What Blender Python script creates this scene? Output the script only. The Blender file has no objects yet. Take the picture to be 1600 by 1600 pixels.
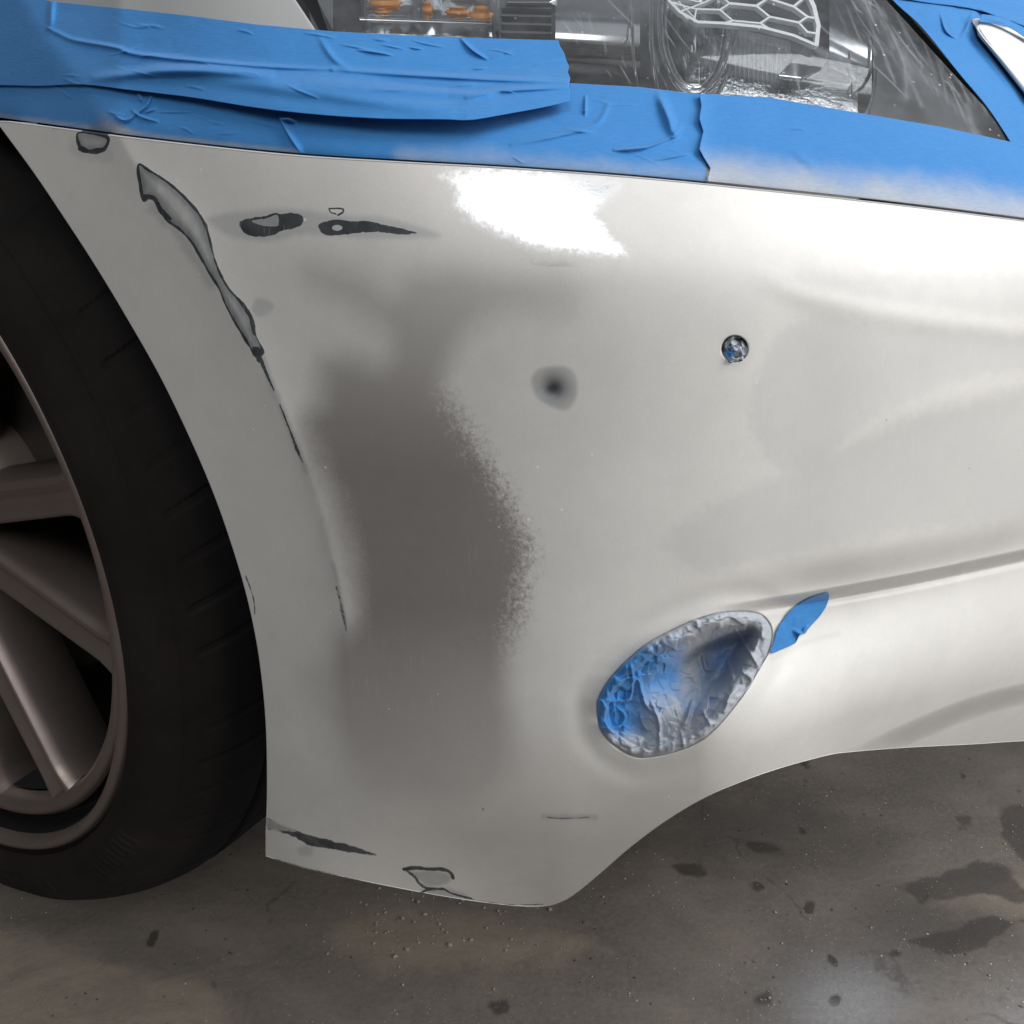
import bpy, math, random
import numpy as np
random.seed(4); rng = np.random.default_rng(7)
S = bpy.context.scene
COL = S.collection

# ------------------------------------------------------------------ camera
FPX = 1400.0                     # focal length in pixels of the 1600 px square photograph
PITCH = 0.391
HCAM = 0.58
camd = bpy.data.cameras.new('camera'); camo = bpy.data.objects.new('camera', camd); COL.objects.link(camo)
camo.location = (0, 0, HCAM); camo.rotation_euler = (math.pi/2 - PITCH, 0, 0)
camd.sensor_width = 36; camd.lens = 36*FPX/1600; camd.clip_start = .01; camd.clip_end = 200
S.camera = camo
# ------------------------------------------------------------------ world: dim workshop, brighter overhead and to the right
w = bpy.data.worlds.new('World'); S.world = w; w.use_nodes = True
nt = w.node_tree; nt.nodes.clear()
def wn(t, **k):
    n = nt.nodes.new(t)
    for a, b in k.items(): setattr(n, a, b)
    return n
wo = wn('ShaderNodeOutputWorld'); bg = wn('ShaderNodeBackground'); tc = wn('ShaderNodeTexCoord')
sep = wn('ShaderNodeSeparateXYZ'); nt.links.new(tc.outputs['Generated'], sep.inputs[0])
zr = wn('ShaderNodeValToRGB'); mr = wn('ShaderNodeMapRange'); mr.inputs[1].default_value = -1; mr.inputs[2].default_value = 1
nt.links.new(sep.outputs['Z'], mr.inputs[0]); nt.links.new(mr.outputs[0], zr.inputs[0])
e = zr.color_ramp.elements
e[0].position = .0; e[0].color = (.075, .055, .044, 1); e[1].position = 1; e[1].color = (.62, .66, .70, 1)
for p_, c_ in ((.45, (.105, .078, .062, 1)), (.56, (.155, .128, .113, 1)), (.75, (.42, .44, .46, 1))):
    q = e.new(p_); q.color = c_
xr = wn('ShaderNodeMapRange'); xr.inputs[1].default_value = -.8; xr.inputs[2].default_value = .9
xr.inputs[3].default_value = .30; xr.inputs[4].default_value = 1.7
nt.links.new(sep.outputs['X'], xr.inputs[0])
mu = wn('ShaderNodeVectorMath', operation='SCALE'); nt.links.new(zr.outputs[0], mu.inputs[0]); nt.links.new(xr.outputs[0], mu.inputs['Scale'])
nt.links.new(mu.outputs[0], bg.inputs[0]); bg.inputs[1].default_value = .72; nt.links.new(bg.outputs[0], wo.inputs[0])
# ------------------------------------------------------------------ lamps: open door to the right, ceiling light above the bonnet
def area(name, loc, target, sx, sy, power, col):
    d = bpy.data.lights.new(name, 'AREA'); d.shape = 'RECTANGLE'; d.size = sx; d.size_y = sy; d.energy = power; d.color = col
    o = bpy.data.objects.new(name, d); COL.objects.link(o); o.location = loc
    from mathutils import Vector
    o.rotation_euler = (Vector(target)-Vector(loc)).to_track_quat('-Z', 'Y').to_euler()
    return o
area('door_daylight', (1.9, -.55, 1.15), (.1, .4, .4), 1.3, 1.3, 31, (1, .985, .955))
area('ceiling_light', (1.15, .0, 1.75), (.2, .4, .5), 1.0, .8, 19, (.96, .98, 1))
area('strip_light', (-.12, -1.35, 1.95), (-.02, .33, .56), 1.15, .95, 17.5, (.97, .99, 1))
S.view_settings.view_transform = 'Standard'; S.view_settings.look = 'None'
S.view_settings.exposure = 0; S.view_settings.gamma = 1; S.view_settings.use_curve_mapping = False
S.cycles.use_denoising = True

# ------------------------------------------------------------------ geometry helpers
cp, sp = math.cos(PITCH), math.sin(PITCH)
O = np.array([0, 0, HCAM]); FW = np.array([0, cp, -sp]); UP = np.array([0, sp, cp]); RT = np.array([1., 0, 0])
YAW = .522
WC = np.array([-.447, .577, .33])                       # wheel centre
LV = np.array([math.cos(YAW), -math.sin(YAW), 0])        # car forward
NV = np.array([-math.sin(YAW), -math.cos(YAW), 0])       # out of the car's side
ZV = np.array([0, 0, 1.])
def rays(px, py):
    px = np.asarray(px, float); py = np.asarray(py, float)
    return RT*((px-800)/FPX)[..., None] - UP*((py-800)/FPX)[..., None] + FW
def sstep(a, b, x):
    t = np.clip((x-a)/(b-a), 0, 1); return t*t*(3-2*t)
def softplus(x, r):  # smooth max(0,x)
    return .5*(x+np.sqrt(x*x+r*r))
def catmull(pts, n=12, closed=False):
    P = np.array(pts, float); out = []
    N = len(P)
    for i in range(N if closed else N-1):
        if closed: p0, p1, p2, p3 = P[(i-1) % N], P[i], P[(i+1) % N], P[(i+2) % N]
        else: p0, p1, p2, p3 = P[max(i-1, 0)], P[i], P[i+1], P[min(i+2, N-1)]
        for t in np.arange(n)/n:
            out.append(.5*((2*p1)+(-p0+p2)*t+(2*p0-5*p1+4*p2-p3)*t*t+(-p0+3*p1-3*p2+p3)*t**3))
    if not closed: out.append(P[-1])
    return np.array(out)
def resample(P, n, t=None):
    d = np.r_[0, np.cumsum(np.hypot(*np.diff(P, axis=0).T))]; d /= d[-1]
    t = np.linspace(0, 1, n) if t is None else t
    return np.stack([np.interp(t, d, P[:, 0]), np.interp(t, d, P[:, 1])], 1)
def seg_dist(x, y, P, closed=False):
    """distance to polyline, signed side (positive = right of travel in image), and position 0..1 along it"""
    P = np.asarray(P, float); best = np.full(x.shape, 1e9); side = np.zeros(x.shape); pos = np.zeros(x.shape)
    Q = np.roll(P, -1, 0) if closed else P[1:]
    A = P if closed else P[:-1]; L = np.hypot(*(Q-A).T); c = np.r_[0, np.cumsum(L)]
    for i in range(len(A)):
        ab = Q[i]-A[i]; l2 = max(ab@ab, 1e-9)
        t = np.clip(((x-A[i, 0])*ab[0]+(y-A[i, 1])*ab[1])/l2, 0, 1)
        dx = x-A[i, 0]-t*ab[0]; dy = y-A[i, 1]-t*ab[1]; d = dx*dx+dy*dy
        m = d < best
        best = np.where(m, d, best); side = np.where(m, np.sign(ab[0]*dy-ab[1]*dx), side)
        pos = np.where(m, (c[i]+t*L[i])/c[-1], pos)
    return np.sqrt(best), side, pos
def poly_sd(x, y, P):
    """signed distance, negative inside; evaluated only near the polygon"""
    P = np.asarray(P, float); out = np.full(x.shape, 999.)
    m = (x > P[:, 0].min()-60) & (x < P[:, 0].max()+60) & (y > P[:, 1].min()-60) & (y < P[:, 1].max()+60)
    if not m.any(): return out
    xs, ys = x[m], y[m]; d, _, _ = seg_dist(xs, ys, P, True)
    ins = np.zeros(xs.shape, bool); Q = np.roll(P, -1, 0)
    for a, b in zip(P, Q):
        if a[1] == b[1]: continue
        c = ((a[1] > ys) != (b[1] > ys)) & (xs < (b[0]-a[0])*(ys-a[1])/(b[1]-a[1])+a[0]); ins ^= c
    out[m] = np.where(ins, -d, d); return out
def vnoise(x, y, seed=0, oct=4):
    """smooth value noise -1..1"""
    r = np.random.default_rng(seed); T = r.uniform(-1, 1, (64, 64)); out = 0; a = 1; s = 0
    for k in range(oct):
        X = x*2**k+k*17.3; Y = y*2**k+k*9.1; i = np.floor(X).astype(int); j = np.floor(Y).astype(int)
        u = X-i; v = Y-j; u = u*u*(3-2*u); v = v*v*(3-2*v)
        g = lambda p, q: T[p % 64, q % 64]
        out = out+a*((g(i, j)*(1-u)+g(i+1, j)*u)*(1-v)+(g(i, j+1)*(1-u)+g(i+1, j+1)*u)*v); s += a; a *= .5
    return out/s
def crumple(x, y, scale, seed, levels=4):
    """folded-paper relief: sharp creases between flat facets"""
    r = np.random.default_rng(seed); h = 0; a = 1
    for k in range(levels):
        wx = x+scale*.6*vnoise(x/scale/1.5, y/scale/1.5, seed+k, 2); wy = y+scale*.6*vnoise(x/scale/1.5+9, y/scale/1.5+4, seed+k+50, 2)
        th = r.uniform(0, math.pi); t = (wx*math.cos(th)+wy*math.sin(th))/scale+r.uniform(0, 1)
        h = h+a*np.abs((t % 1)*2-1); scale *= .62; a *= .62
    return h

def facets_h(x, y, scale, seed, blend=.10):
    """piecewise flat, tilted facets meeting in sharp folds (crushed tape)"""
    r = np.random.default_rng(seed); T = r.uniform(0, 1, (40, 40, 5))
    X = x/scale+.35*vnoise(x/scale/1.3, y/scale/1.3, seed, 2)+50; Y = y/scale+.35*vnoise(x/scale/1.3+7, y/scale/1.3, seed+1, 2)+50
    i0 = np.floor(X).astype(int); j0 = np.floor(Y).astype(int)
    d1 = np.full(x.shape, 9e9); d2 = d1.copy(); h1 = np.zeros(x.shape); h2 = h1.copy()
    for di in (-1, 0, 1):
        for dj in (-1, 0, 1):
            c = T[(i0+di) % 40, (j0+dj) % 40]; dx = X-(i0+di+c[..., 0]); dy = Y-(j0+dj+c[..., 1]); d = np.hypot(dx, dy)
            hh = (c[..., 2]-.5)*2.2*dx+(c[..., 3]-.5)*2.2*dy+(c[..., 4]-.5)*.5
            m = d < d1; m2 = (~m) & (d < d2)
            d2 = np.where(m, d1, np.where(m2, d, d2)); h2 = np.where(m, h1, np.where(m2, hh, h2)); d1 = np.where(m, d, d1); h1 = np.where(m, hh, h1)
    w = .5*(1-sstep(0, blend, d2-d1)); return h1*(1-w)+h2*w

# ------------------------------------------------------------------ the car's skin as y = F(x, z)
plan = np.array([(-.26, .447), (-.223, .425), (-.195, .408), (-.167, .393), (-.142, .378), (-.12, .367), (-.06, .337), (0, .318), (.07, .312), (.158, .335), (.25, .381), (.36, .443), (.5, .527), (.65, .617)])
cf = np.polyfit(plan[:, 0], plan[:, 1], 6, w=[1, 2, 2, 2, 2, 2, 1, 1, 1, 1, 1, 1, 1, 1])
def Fskin(x, z):
    x_ = np.clip(x, -.28, .7)
    y = np.polyval(cf, x_)
    zs = .548-.028*sstep(-.05, .4, x_)
    amt = .12+.95*sstep(-.14, .12, x_)
    y = y+amt*softplus(z-zs, .014)*.8
    q = np.maximum(.37-z, 0); tuck = np.where(q < .105, 2.3*q*q, .02536+.483*(q-.105))
    k = sstep(.0, .2, x_); tuck = tuck*(1-k)+.40*(softplus(.345-z, .07)-.003)*k
    y = y+tuck*(.30+.70*sstep(-.13, .02, x_))
    return y
def t_skin(px, py):
    r = rays(px, py); t = np.full(np.shape(px), .42)
    for _ in range(40):
        P = O+r*t[..., None]; g = P[..., 1]-Fskin(P[..., 0], P[..., 2])
        P2 = O+r*(t+1e-4)[..., None]; g2 = P2[..., 1]-Fskin(P2[..., 0], P2[..., 2])
        d = np.clip((g2-g)/1e-4, .3, 3); t = np.clip(t-np.clip(g/d, -.08, .08), .15, 2)
    return t
SEAM = catmull([(-260, 160), (-100, 176), (0, 189), (100, 202), (220, 218), (440, 242), (620, 254), (800, 264), (1000, 279), (1200, 299), (1400, 321), (1600, 346), (1800, 373), (2000, 402)], 8)
def seam_y(px): return np.interp(px, SEAM[:, 0], SEAM[:, 1])
ARCH = catmull([(-6, 190), (50, 266), (100, 340), (150, 417), (200, 500), (252, 592), (300, 692), (335, 775), (362, 852), (385, 930), (401, 1005), (411, 1080), (416, 1150), (417, 1240), (415, 1300), (415, 1338)], 10)
BOTTOM = catmull([(415, 1338), (470, 1355), (530, 1369), (640, 1391), (720, 1405), (800, 1415), (850, 1416), (880, 1408), (905, 1392), (940, 1363), (985, 1324), (1040, 1283), (1100, 1247), (1160, 1221), (1220, 1200), (1290, 1181), (1330, 1175), (1420, 1168), (1520, 1163), (1600, 1158), (1800, 1150), (2000, 1143)], 8)
CREASE = catmull([(60, 40), (120, 120), (175, 195), (215, 262), (290, 352), (340, 440), (392, 540), (430, 620), (475, 720), (512, 840), (540, 985), (548, 1100), (552, 1220)], 6)
CREASE_U = catmull([(-90, -500), (-30, -200), (10, -60), (60, 40), (120, 120), (175, 195), (215, 262), (290, 352), (340, 440)], 6)
FOG = catmull([(931, 1103), (934, 1134), (945, 1154), (967, 1173), (993, 1185), (1021, 1184), (1057, 1176), (1091, 1162), (1117, 1142), (1142, 1114), (1167, 1081), (1187, 1047), (1204, 1016), (1208, 985), (1198, 965), (1181, 955), (1153, 953), (1119, 957), (1086, 967), (1046, 985), (1007, 1007), (973, 1036), (948, 1064), (934, 1089)], 4, True)
LIPC = catmull([(1000, 972), (1100, 950), (1200, 934), (1300, 918), (1450, 890), (1600, 858), (1800, 815), (2000, 770)], 6)
UNDER = catmull([(1180, 1228), (1330, 1174), (1400, 1142), (1500, 1100), (1600, 1072), (1800, 1040), (2000, 1020)], 6)
SWOOP = catmull([(830, 1290), (960, 1262), (1060, 1215), (1160, 1170), (1300, 1120), (1450, 1082), (1600, 1050)], 6)
PLUG = (1148, 545, 22)
def bumper_t(px, py, plain=False):
    """distance factor along the view ray of the bumper's outer face, with its creases, scoops and dents"""
    t = t_skin(px, py)
    # wheel arch flare: a soft ridge
    d, s, u = seg_dist(px, py, CREASE); sd = -d*s
    t = t-.0034*np.exp(-np.sqrt(sd**2+5**2)/42)*sstep(-.05, .08, u)*(1-sstep(.75, 1, u)) + .0045*sstep(0, 130, sd)*sstep(170, 330, py)*(1-sstep(700, 1200, py))*0
    # concave band between arch edge and ridge
    # lower intake: face steps back under the crease
    d, s, u = seg_dist(px, py, LIPC); sd = d*s     # positive below
    fade = sstep(1090, 1330, px)
    t = t+fade*(.022*sstep(-1, 20, sd)+.0*sd) + fade*.007*sstep(-75, 0, sd)**2*(1-sstep(-1, 30, sd))
    # scoop below and around the lamp that sweeps out to the right
    d2, s2, u2 = seg_dist(px, py, SWOOP); sw = d2*s2
    t = t-.027*sstep(-190, 8, sw)*sstep(900, 1260, px)
    # underside panel to the lower right sits back
    d3, s3, u3 = seg_dist(px, py, UNDER); su = d3*s3
    t = t+(.026*sstep(-6, 30, su)+.016*sstep(20, 130, su))*sstep(1300, 1420, px)
    if plain: return t
    # shallow dish round the lamp opening
    fd = poly_sd(px, py, FOG)
    m = np.abs(fd) < 60
    t = np.where(m, t+.0009*np.exp(-((fd-26)/17)**2), t)
    t = np.where(fd < 0, t+.007*sstep(0, -7, fd), t)
    # sensor hole
    rr = np.hypot(px-PLUG[0], py-PLUG[1])
    t = t+np.where(rr < PLUG[2], .006*sstep(PLUG[2], PLUG[2]-5, rr), 0)
    # small dent with bare centre, subtle body waviness
    t = t+.0012*np.exp(-(np.hypot(px-862, py-607)/16)**2)
    t = t+.0011*np.exp(-(((px-1250)/90)**2+((py-560)/210)**2))
    d4, s4, u4 = seg_dist(px, py, catmull([(1180, 432), (1260, 462), (1400, 492), (1600, 516), (1900, 540)], 6))
    t = t-.0006*np.exp(-(d4/20)**2)*sstep(1150, 1260, px)
    d5, s5, u5 = seg_dist(px, py, catmull([(1250, 760), (1330, 690), (1450, 630), (1600, 600), (1900, 560)], 6))
    t = t-.0008*np.exp(-(d5/34)**2)*sstep(1230, 1330, px)
    t = t+.0007*vnoise(px/260, py/260, 5, 2)
    return t
def P3(px, py, t): return O+rays(px, py)*np.asarray(t)[..., None]
_sx = np.linspace(-260, 2000, 400); _st = bumper_t(_sx, seam_y(_sx)+1)
def upper_t(px, py):
    """skin above the seam (wing, lamp, nose): leans back from the seam"""
    ts = np.interp(px, _sx, _st); u = (seam_y(px)-py)/FPX
    k = .30+.55*sstep(250, 900, px)
    t = ts*(1+k*u*1.0)+.0035+.006*np.exp(-np.maximum(seam_y(px)-py, 0)/13)
    d, s, uu = seg_dist(px, py, CREASE_U); sd = -d*s
    t = t-.004*np.exp(-np.sqrt(sd**2+10**2)/60)+.00013*softplus(-sd-6, 24)*sstep(420, 250, px)
    return t

# ------------------------------------------------------------------ mesh + object helpers
def mesh_obj(name, V, F, mat=None, parent=None, smooth=True, attrs=None):
    me = bpy.data.meshes.new(name)
    V = np.asarray(V, float).reshape(-1, 3)
    if isinstance(F, np.ndarray):
        me.vertices.add(len(V)); me.vertices.foreach_set('co', V.ravel())
        k = F.shape[1]; me.loops.add(F.size); me.loops.foreach_set('vertex_index', F.ravel().astype(np.int32))
        me.polygons.add(len(F)); me.polygons.foreach_set('loop_start', np.arange(0, F.size, k, dtype=np.int32))
        try: me.polygons.foreach_set('loop_total', np.full(len(F), k, dtype=np.int32))
        except Exception: pass
        me.update(calc_edges=True)
    else: me.from_pydata([tuple(v) for v in V], [], F); me.update()
    me.validate()
    if smooth: me.polygons.foreach_set('use_smooth', np.ones(len(me.polygons), bool))
    for k_, a in (attrs or {}).items():
        at = me.attributes.new(k_, 'FLOAT', 'POINT'); at.data.foreach_set('value', np.asarray(a, np.float32).ravel())
    o = bpy.data.objects.new(name, me); COL.objects.link(o)
    if mat: me.materials.append(mat)
    if parent is not None: o.parent = parent; o.matrix_parent_inverse = parent.matrix_world.inverted()
    return o
def grid_faces(n, m, wrap=False, flip=False):
    i = np.arange(n-1)[:, None]; j = np.arange(m if wrap else m-1)[None]
    a = i*m+j; b = i*m+(j+1) % m; c = (i+1)*m+(j+1) % m; d = (i+1)*m+j
    F = np.stack([a, b, c, d] if flip else [a, d, c, b], -1).reshape(-1, 4); return F
def tag(o, label, cat, group=None):
    o['label'] = label; o['category'] = cat
    if group: o['group'] = group
    return o
def empty(name, loc):
    o = bpy.data.objects.new(name, None); COL.objects.link(o); o.location = loc; o.empty_display_size = .05
    bpy.context.view_layer.update(); return o
def solid(o, th, off=1):
    m = o.modifiers.new('solid', 'SOLIDIFY'); m.thickness = th; m.offset = off; return o
def tocam(V, F):
    return F
def coons(top, bot, left, right, n, m, su=None, sv=None):
    u = np.linspace(0, 1, n) if su is None else su; v = np.linspace(0, 1, m) if sv is None else sv
    T = resample(top, n, u); B = resample(bot, n, u); Lc = resample(left, m, v); R = resample(right, m, v)
    U = u[None, :, None]; Vv = v[:, None, None]
    G = (1-Vv)*T[None]+Vv*B[None]+(1-U)*Lc[:, None]+U*R[:, None]
    G -= (1-U)*(1-Vv)*T[0]+U*(1-Vv)*T[-1]+(1-U)*Vv*B[0]+U*Vv*B[-1]
    return G[..., 0], G[..., 1]

# ------------------------------------------------------------------ materials
def M(name):
    m = bpy.data.materials.new(name); m.use_nodes = True
    b = m.node_tree.nodes['Principled BSDF']; return m, m.node_tree, b
def N(t, typ, **k):
    n = t.nodes.new(typ)
    for a, b in k.items():
        if a.startswith('i_'): n.inputs[int(a[2:])].default_value = b
        else: setattr(n, a, b)
    return n
def noise(t, scale, detail=4, rough=.55, vec=None, dist=0):
    n = N(t, 'ShaderNodeTexNoise'); n.inputs['Scale'].default_value = scale; n.inputs['Detail'].default_value = detail
    n.inputs['Roughness'].default_value = rough; n.inputs['Distortion'].default_value = dist
    if vec is None:
        c = N(t, 'ShaderNodeTexCoord'); vec = c.outputs['Object']
    t.links.new(vec, n.inputs['Vector']); return n.outputs['Fac']
def maprange(t, x, a, b, c=0., d=1., smooth=False):
    n = N(t, 'ShaderNodeMapRange'); n.clamp = True
    if smooth: n.interpolation_type = 'SMOOTHSTEP'
    t.links.new(x, n.inputs[0]); n.inputs[1].default_value = a; n.inputs[2].default_value = b; n.inputs[3].default_value = c; n.inputs[4].default_value = d
    return n.outputs[0]
def math_(t, op, a, b=None):
    n = N(t, 'ShaderNodeMath', operation=op)
    for i, v in enumerate((a, b)):
        if v is None: continue
        if isinstance(v, (int, float)): n.inputs[i].default_value = v
        else: t.links.new(v, n.inputs[i])
    return n.outputs[0]
def mix(t, f, a, b):
    n = N(t, 'ShaderNodeMix', data_type='RGBA')
    for i, v in ((0, f), (6, a), (7, b)):
        if isinstance(v, (int, float)): n.inputs[i].default_value = v
        elif isinstance(v, tuple): n.inputs[i].default_value = (*v, 1) if len(v) == 3 else v
        else: t.links.new(v, n.inputs[i])
    return n.outputs[2]
def mixf(t, f, a, b):
    n = N(t, 'ShaderNodeMix', data_type='FLOAT')
    for i, v in ((0, f), (2, a), (3, b)):
        if isinstance(v, (int, float)): n.inputs[i].default_value = v
        else: t.links.new(v, n.inputs[i])
    return n.outputs[0]
def attr(t, name):
    return N(t, 'ShaderNodeAttribute', attribute_name=name).outputs['Fac']
def bump(t, b, h, strength, dist):
    n = N(t, 'ShaderNodeBump'); n.inputs['Strength'].default_value = strength; n.inputs['Distance'].default_value = dist
    t.links.new(h, n.inputs['Height']); t.links.new(n.outputs[0], b.inputs['Normal'])
def setv(t, b, **k):
    names = dict(col='Base Color', rough='Roughness', metal='Metallic', spec='Specular IOR Level', coat='Coat Weight', crough='Coat Roughness')
    for a, v in k.items():
        s = b.inputs[names[a]]
        if isinstance(v, tuple): s.default_value = (*v, 1)
        elif isinstance(v, (int, float)): s.default_value = v
        else: t.links.new(v, s)
def simple(name, col, rough=.5, metal=0., **k):
    m, t, b = M(name); setv(t, b, col=col, rough=rough, metal=metal, **k)
    return m

# sanded primer with glossy silver patches, partly darkened by a painted reflection, and rubbed-through spots
m_bump, t, b = M('sanded_primer')
speck = noise(t, 900, 3, .7); mid = noise(t, 120, 5, .65); low = noise(t, 9, 3, .5)
gl = attr(t, 'gloss')                                     # signed: >0 inside the unprimed silver
rag = math_(t, 'ADD', gl, math_(t, 'MULTIPLY', math_(t, 'SUBTRACT', noise(t, 520, 8, .85), .5), attr(t, 'rag')))
gmask = maprange(t, rag, -.22, .42, 0, 1, True)
prim = mix(t, low, (.60, .582, .555), (.665, .648, .62))
prim = mix(t, maprange(t, noise(t, 28, 6, .7), .40, .66, 0, .22), prim, (.47, .465, .455))
prim = mix(t, maprange(t, mid, .35, .75, 0, .24), prim, (.50, .50, .495))
prim = mix(t, maprange(t, speck, .56, .75, 0, .45), prim, (.72, .72, .71))
silver = mix(t, mid, (.262, .244, .236), (.31, .292, .284))
gmask = math_(t, 'MULTIPLY', gmask, attr(t, 'gs'))
prim = mix(t, attr(t, 'veil'), prim, (.33, .32, .315))  # soft grey round the silver patch, partly painted reflection
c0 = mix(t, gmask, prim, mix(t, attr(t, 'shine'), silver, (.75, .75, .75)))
c1 = mix(t, attr(t, 'halo'), c0, (.36, .37, .37))
c2 = mix(t, math_(t, 'MULTIPLY', attr(t, 'gray'), maprange(t, mid, .2, .7, .8, 1)), c1, (.175, .19, .198))
dk = math_(t, 'ADD', attr(t, 'dark'), math_(t, 'MULTIPLY', math_(t, 'SUBTRACT', noise(t, 700, 4, .7), .5), .5))
dmask = maprange(t, dk, .35, .65, 0, 1, True)
c3 = mix(t, math_(t, 'MULTIPLY', dmask, maprange(t, mid, .3, .7, .88, .99)), c2, (.020, .025, .033))
c3 = mix(t, attr(t, 'smudge'), c3, (.045, .05, .06))
sc = N(t, 'ShaderNodeTexVoronoi'); sc.inputs['Scale'].default_value = 95; tcn = N(t, 'ShaderNodeTexCoord'); t.links.new(tcn.outputs['Object'], sc.inputs['Vector'])
fleck = math_(t, 'MULTIPLY', maprange(t, sc.outputs['Distance'], .035, .065, 1, 0), maprange(t, noise(t, 37, 2), .52, .6))
c4 = mix(t, math_(t, 'MULTIPLY', fleck, .9), c3, (.75, .75, .74))
mps = N(t, 'ShaderNodeMapping'); mps.inputs['Rotation'].default_value = (.3, .5, .2); mps.inputs['Scale'].default_value = (1100, 1100, 60); t.links.new(tcn.outputs['Object'], mps.inputs['Vector'])
sand = noise(t, 1, 3, .6, mps.outputs[0], .3)
c4 = mix(t, math_(t, 'MULTIPLY', maprange(t, sand, .6, .78, 0, .22), maprange(t, low, .35, .6)), c4, (.74, .74, .73))
sc2 = N(t, 'ShaderNodeTexVoronoi'); sc2.inputs['Scale'].default_value = 42; t.links.new(tcn.outputs['Object'], sc2.inputs['Vector'])
pit = maprange(t, sc2.outputs['Distance'], .012, .024, 1, 0)
c4 = mix(t, math_(t, 'MULTIPLY', pit, .6), c4, (.2, .19, .18))
rgh = mixf(t, gmask, maprange(t, mid, .3, .7, .40, .50), .24)
rgh = mixf(t, dmask, rgh, .6)
setv(t, b, col=c4, rough=rgh, metal=mixf(t, gmask, 0., mixf(t, attr(t, 'shine'), .42, .9)), spec=.5)
bump(t, b, math_(t, 'ADD', math_(t, 'MULTIPLY', speck, .5), math_(t, 'MULTIPLY', mid, .6)), .10, .0006)

m_silver, t, b = M('silver_paint')
fl = noise(t, 2500, 2, .6)
setv(t, b, col=mix(t, fl, (.40, .40, .395), (.56, .56, .55)), rough=.32, metal=.45, coat=.5)
m_black = simple('black_plastic', (.012, .012, .013), .5)
m_liner, t, b = M('wheel_arch_liner'); setv(t, b, col=(.006, .006, .007), rough=.9)
m_gasket = simple('black_rubber_gasket', (.015, .015, .017), .55)

def tape_mat(name, dusty=1., namp=.4):
    m, t, b = M(name)
    tc = N(t, 'ShaderNodeTexCoord'); mp = N(t, 'ShaderNodeMapping'); mp.inputs['Scale'].default_value = (260, 260, 1500)
    t.links.new(tc.outputs['Object'], mp.inputs['Vector'])
    crepe = noise(t, 1, 3, .6, mp.outputs[0]); big = noise(t, 22, 4, .55); fine = noise(t, 1600, 2, .6)
    col = mix(t, big, (.024, .158, .41), (.036, .20, .475))
    col = mix(t, maprange(t, crepe, .35, .75, 0, .30), col, (.07, .24, .58))
    ov = math_(t, 'ADD', attr(t, 'over'), math_(t, 'MULTIPLY', math_(t, 'SUBTRACT', noise(t, 60, 5, .65), .5), namp))
    ovm = math_(t, 'MULTIPLY', maprange(t, ov, .15, 1.15, 0, .9, True), maprange(t, crepe, .1, .6, .7, 1))
    col = mix(t, math_(t, 'MULTIPLY', ovm, dusty), col, (.40, .40, .395))
    setv(t, b, col=col, rough=.74, spec=.2)
    b.inputs['Sheen Weight'].default_value = .15
    bump(t, b, math_(t, 'ADD', crepe, math_(t, 'MULTIPLY', fine, .4)), .22, .0005)
    return m
m_tape = tape_mat('blue_crepe_tape'); m_fogtape = tape_mat('dusted_crumpled_tape', 1., .16)

m_tyre, t, b = M('dusty_tyre_rubber')
dst = noise(t, 14, 6, .62); fn = noise(t, 300, 4, .7)
col = mix(t, maprange(t, dst, .3, .75), (.0085, .0072, .0066), (.021, .017, .0145))
col = mix(t, math_(t, 'MULTIPLY', attr(t, 'tread'), .9), col, (.0055, .0055, .0075))
col = mix(t, maprange(t, fn, .66, .8, 0, .3), col, (.06, .052, .045))
setv(t, b, col=col, rough=.8, spec=.18); bump(t, b, fn, .3, .001)
m_rim, t, b = M('bronze_grey_alloy')
rn = noise(t, 30, 5, .6); rf = noise(t, 700, 3, .7)
setv(t, b, col=mix(t, rn, (.22, .175, .155), (.32, .26, .235)), rough=maprange(t, rf, .2, .8, .34, .5), metal=.72)
bump(t, b, rf, .08, .0004)
m_rimdark = simple('rim_recess', (.012, .011, .011), .5, .2)
m_disc = simple('brake_disc', (.05, .044, .04), .55, .6)

m_floor, t, b = M('stained_concrete')
tc = N(t, 'ShaderNodeTexCoord')
mpf = N(t, 'ShaderNodeMapping'); mpf.inputs['Scale'].default_value = (1, 1.6, 1); mpf.inputs['Rotation'].default_value = (0, 0, .2); t.links.new(tc.outputs['Object'], mpf.inputs['Vector'])
f1 = noise(t, 3.5, 7, .62, mpf.outputs[0], .6); f2 = noise(t, 17, 7, .65, mpf.outputs[0], .4); f3 = noise(t, 220, 5, .7); f4 = noise(t, 900, 3, .7)
fc = mix(t, maprange(t, f1, .35, .68), (.078, .062, .051), (.190, .158, .132))
fc = mix(t, maprange(t, f2, .38, .7, 0, .7), fc, (.080, .070, .062))
fc = mix(t, maprange(t, f3, .3, .75, 0, .45), fc, (.20, .185, .165))
st = math_(t, 'ADD', attr(t, 'stain'), math_(t, 'MULTIPLY', math_(t, 'SUBTRACT', noise(t, 26, 7, .66), .5), 1.5))
stm = maprange(t, st, .22, .62, 0, 1, True)
wr = math_(t, 'ADD', attr(t, 'worn_lit'), math_(t, 'MULTIPLY', math_(t, 'SUBTRACT', noise(t, 22, 7, .72, mpf.outputs[0], 1.), .5), 1.6))
fc = mix(t, maprange(t, wr, .25, .95, 0, .6), fc, (.26, .215, .165))
dmp_shade = math_(t, 'ADD', attr(t, 'damp_shade'), math_(t, 'MULTIPLY', math_(t, 'SUBTRACT', noise(t, 12, 7, .7, None, .5), .5), 1.3))
fc = mix(t, maprange(t, dmp_shade, .25, .9, 0, .62, True), fc, (.052, .045, .042))
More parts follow.
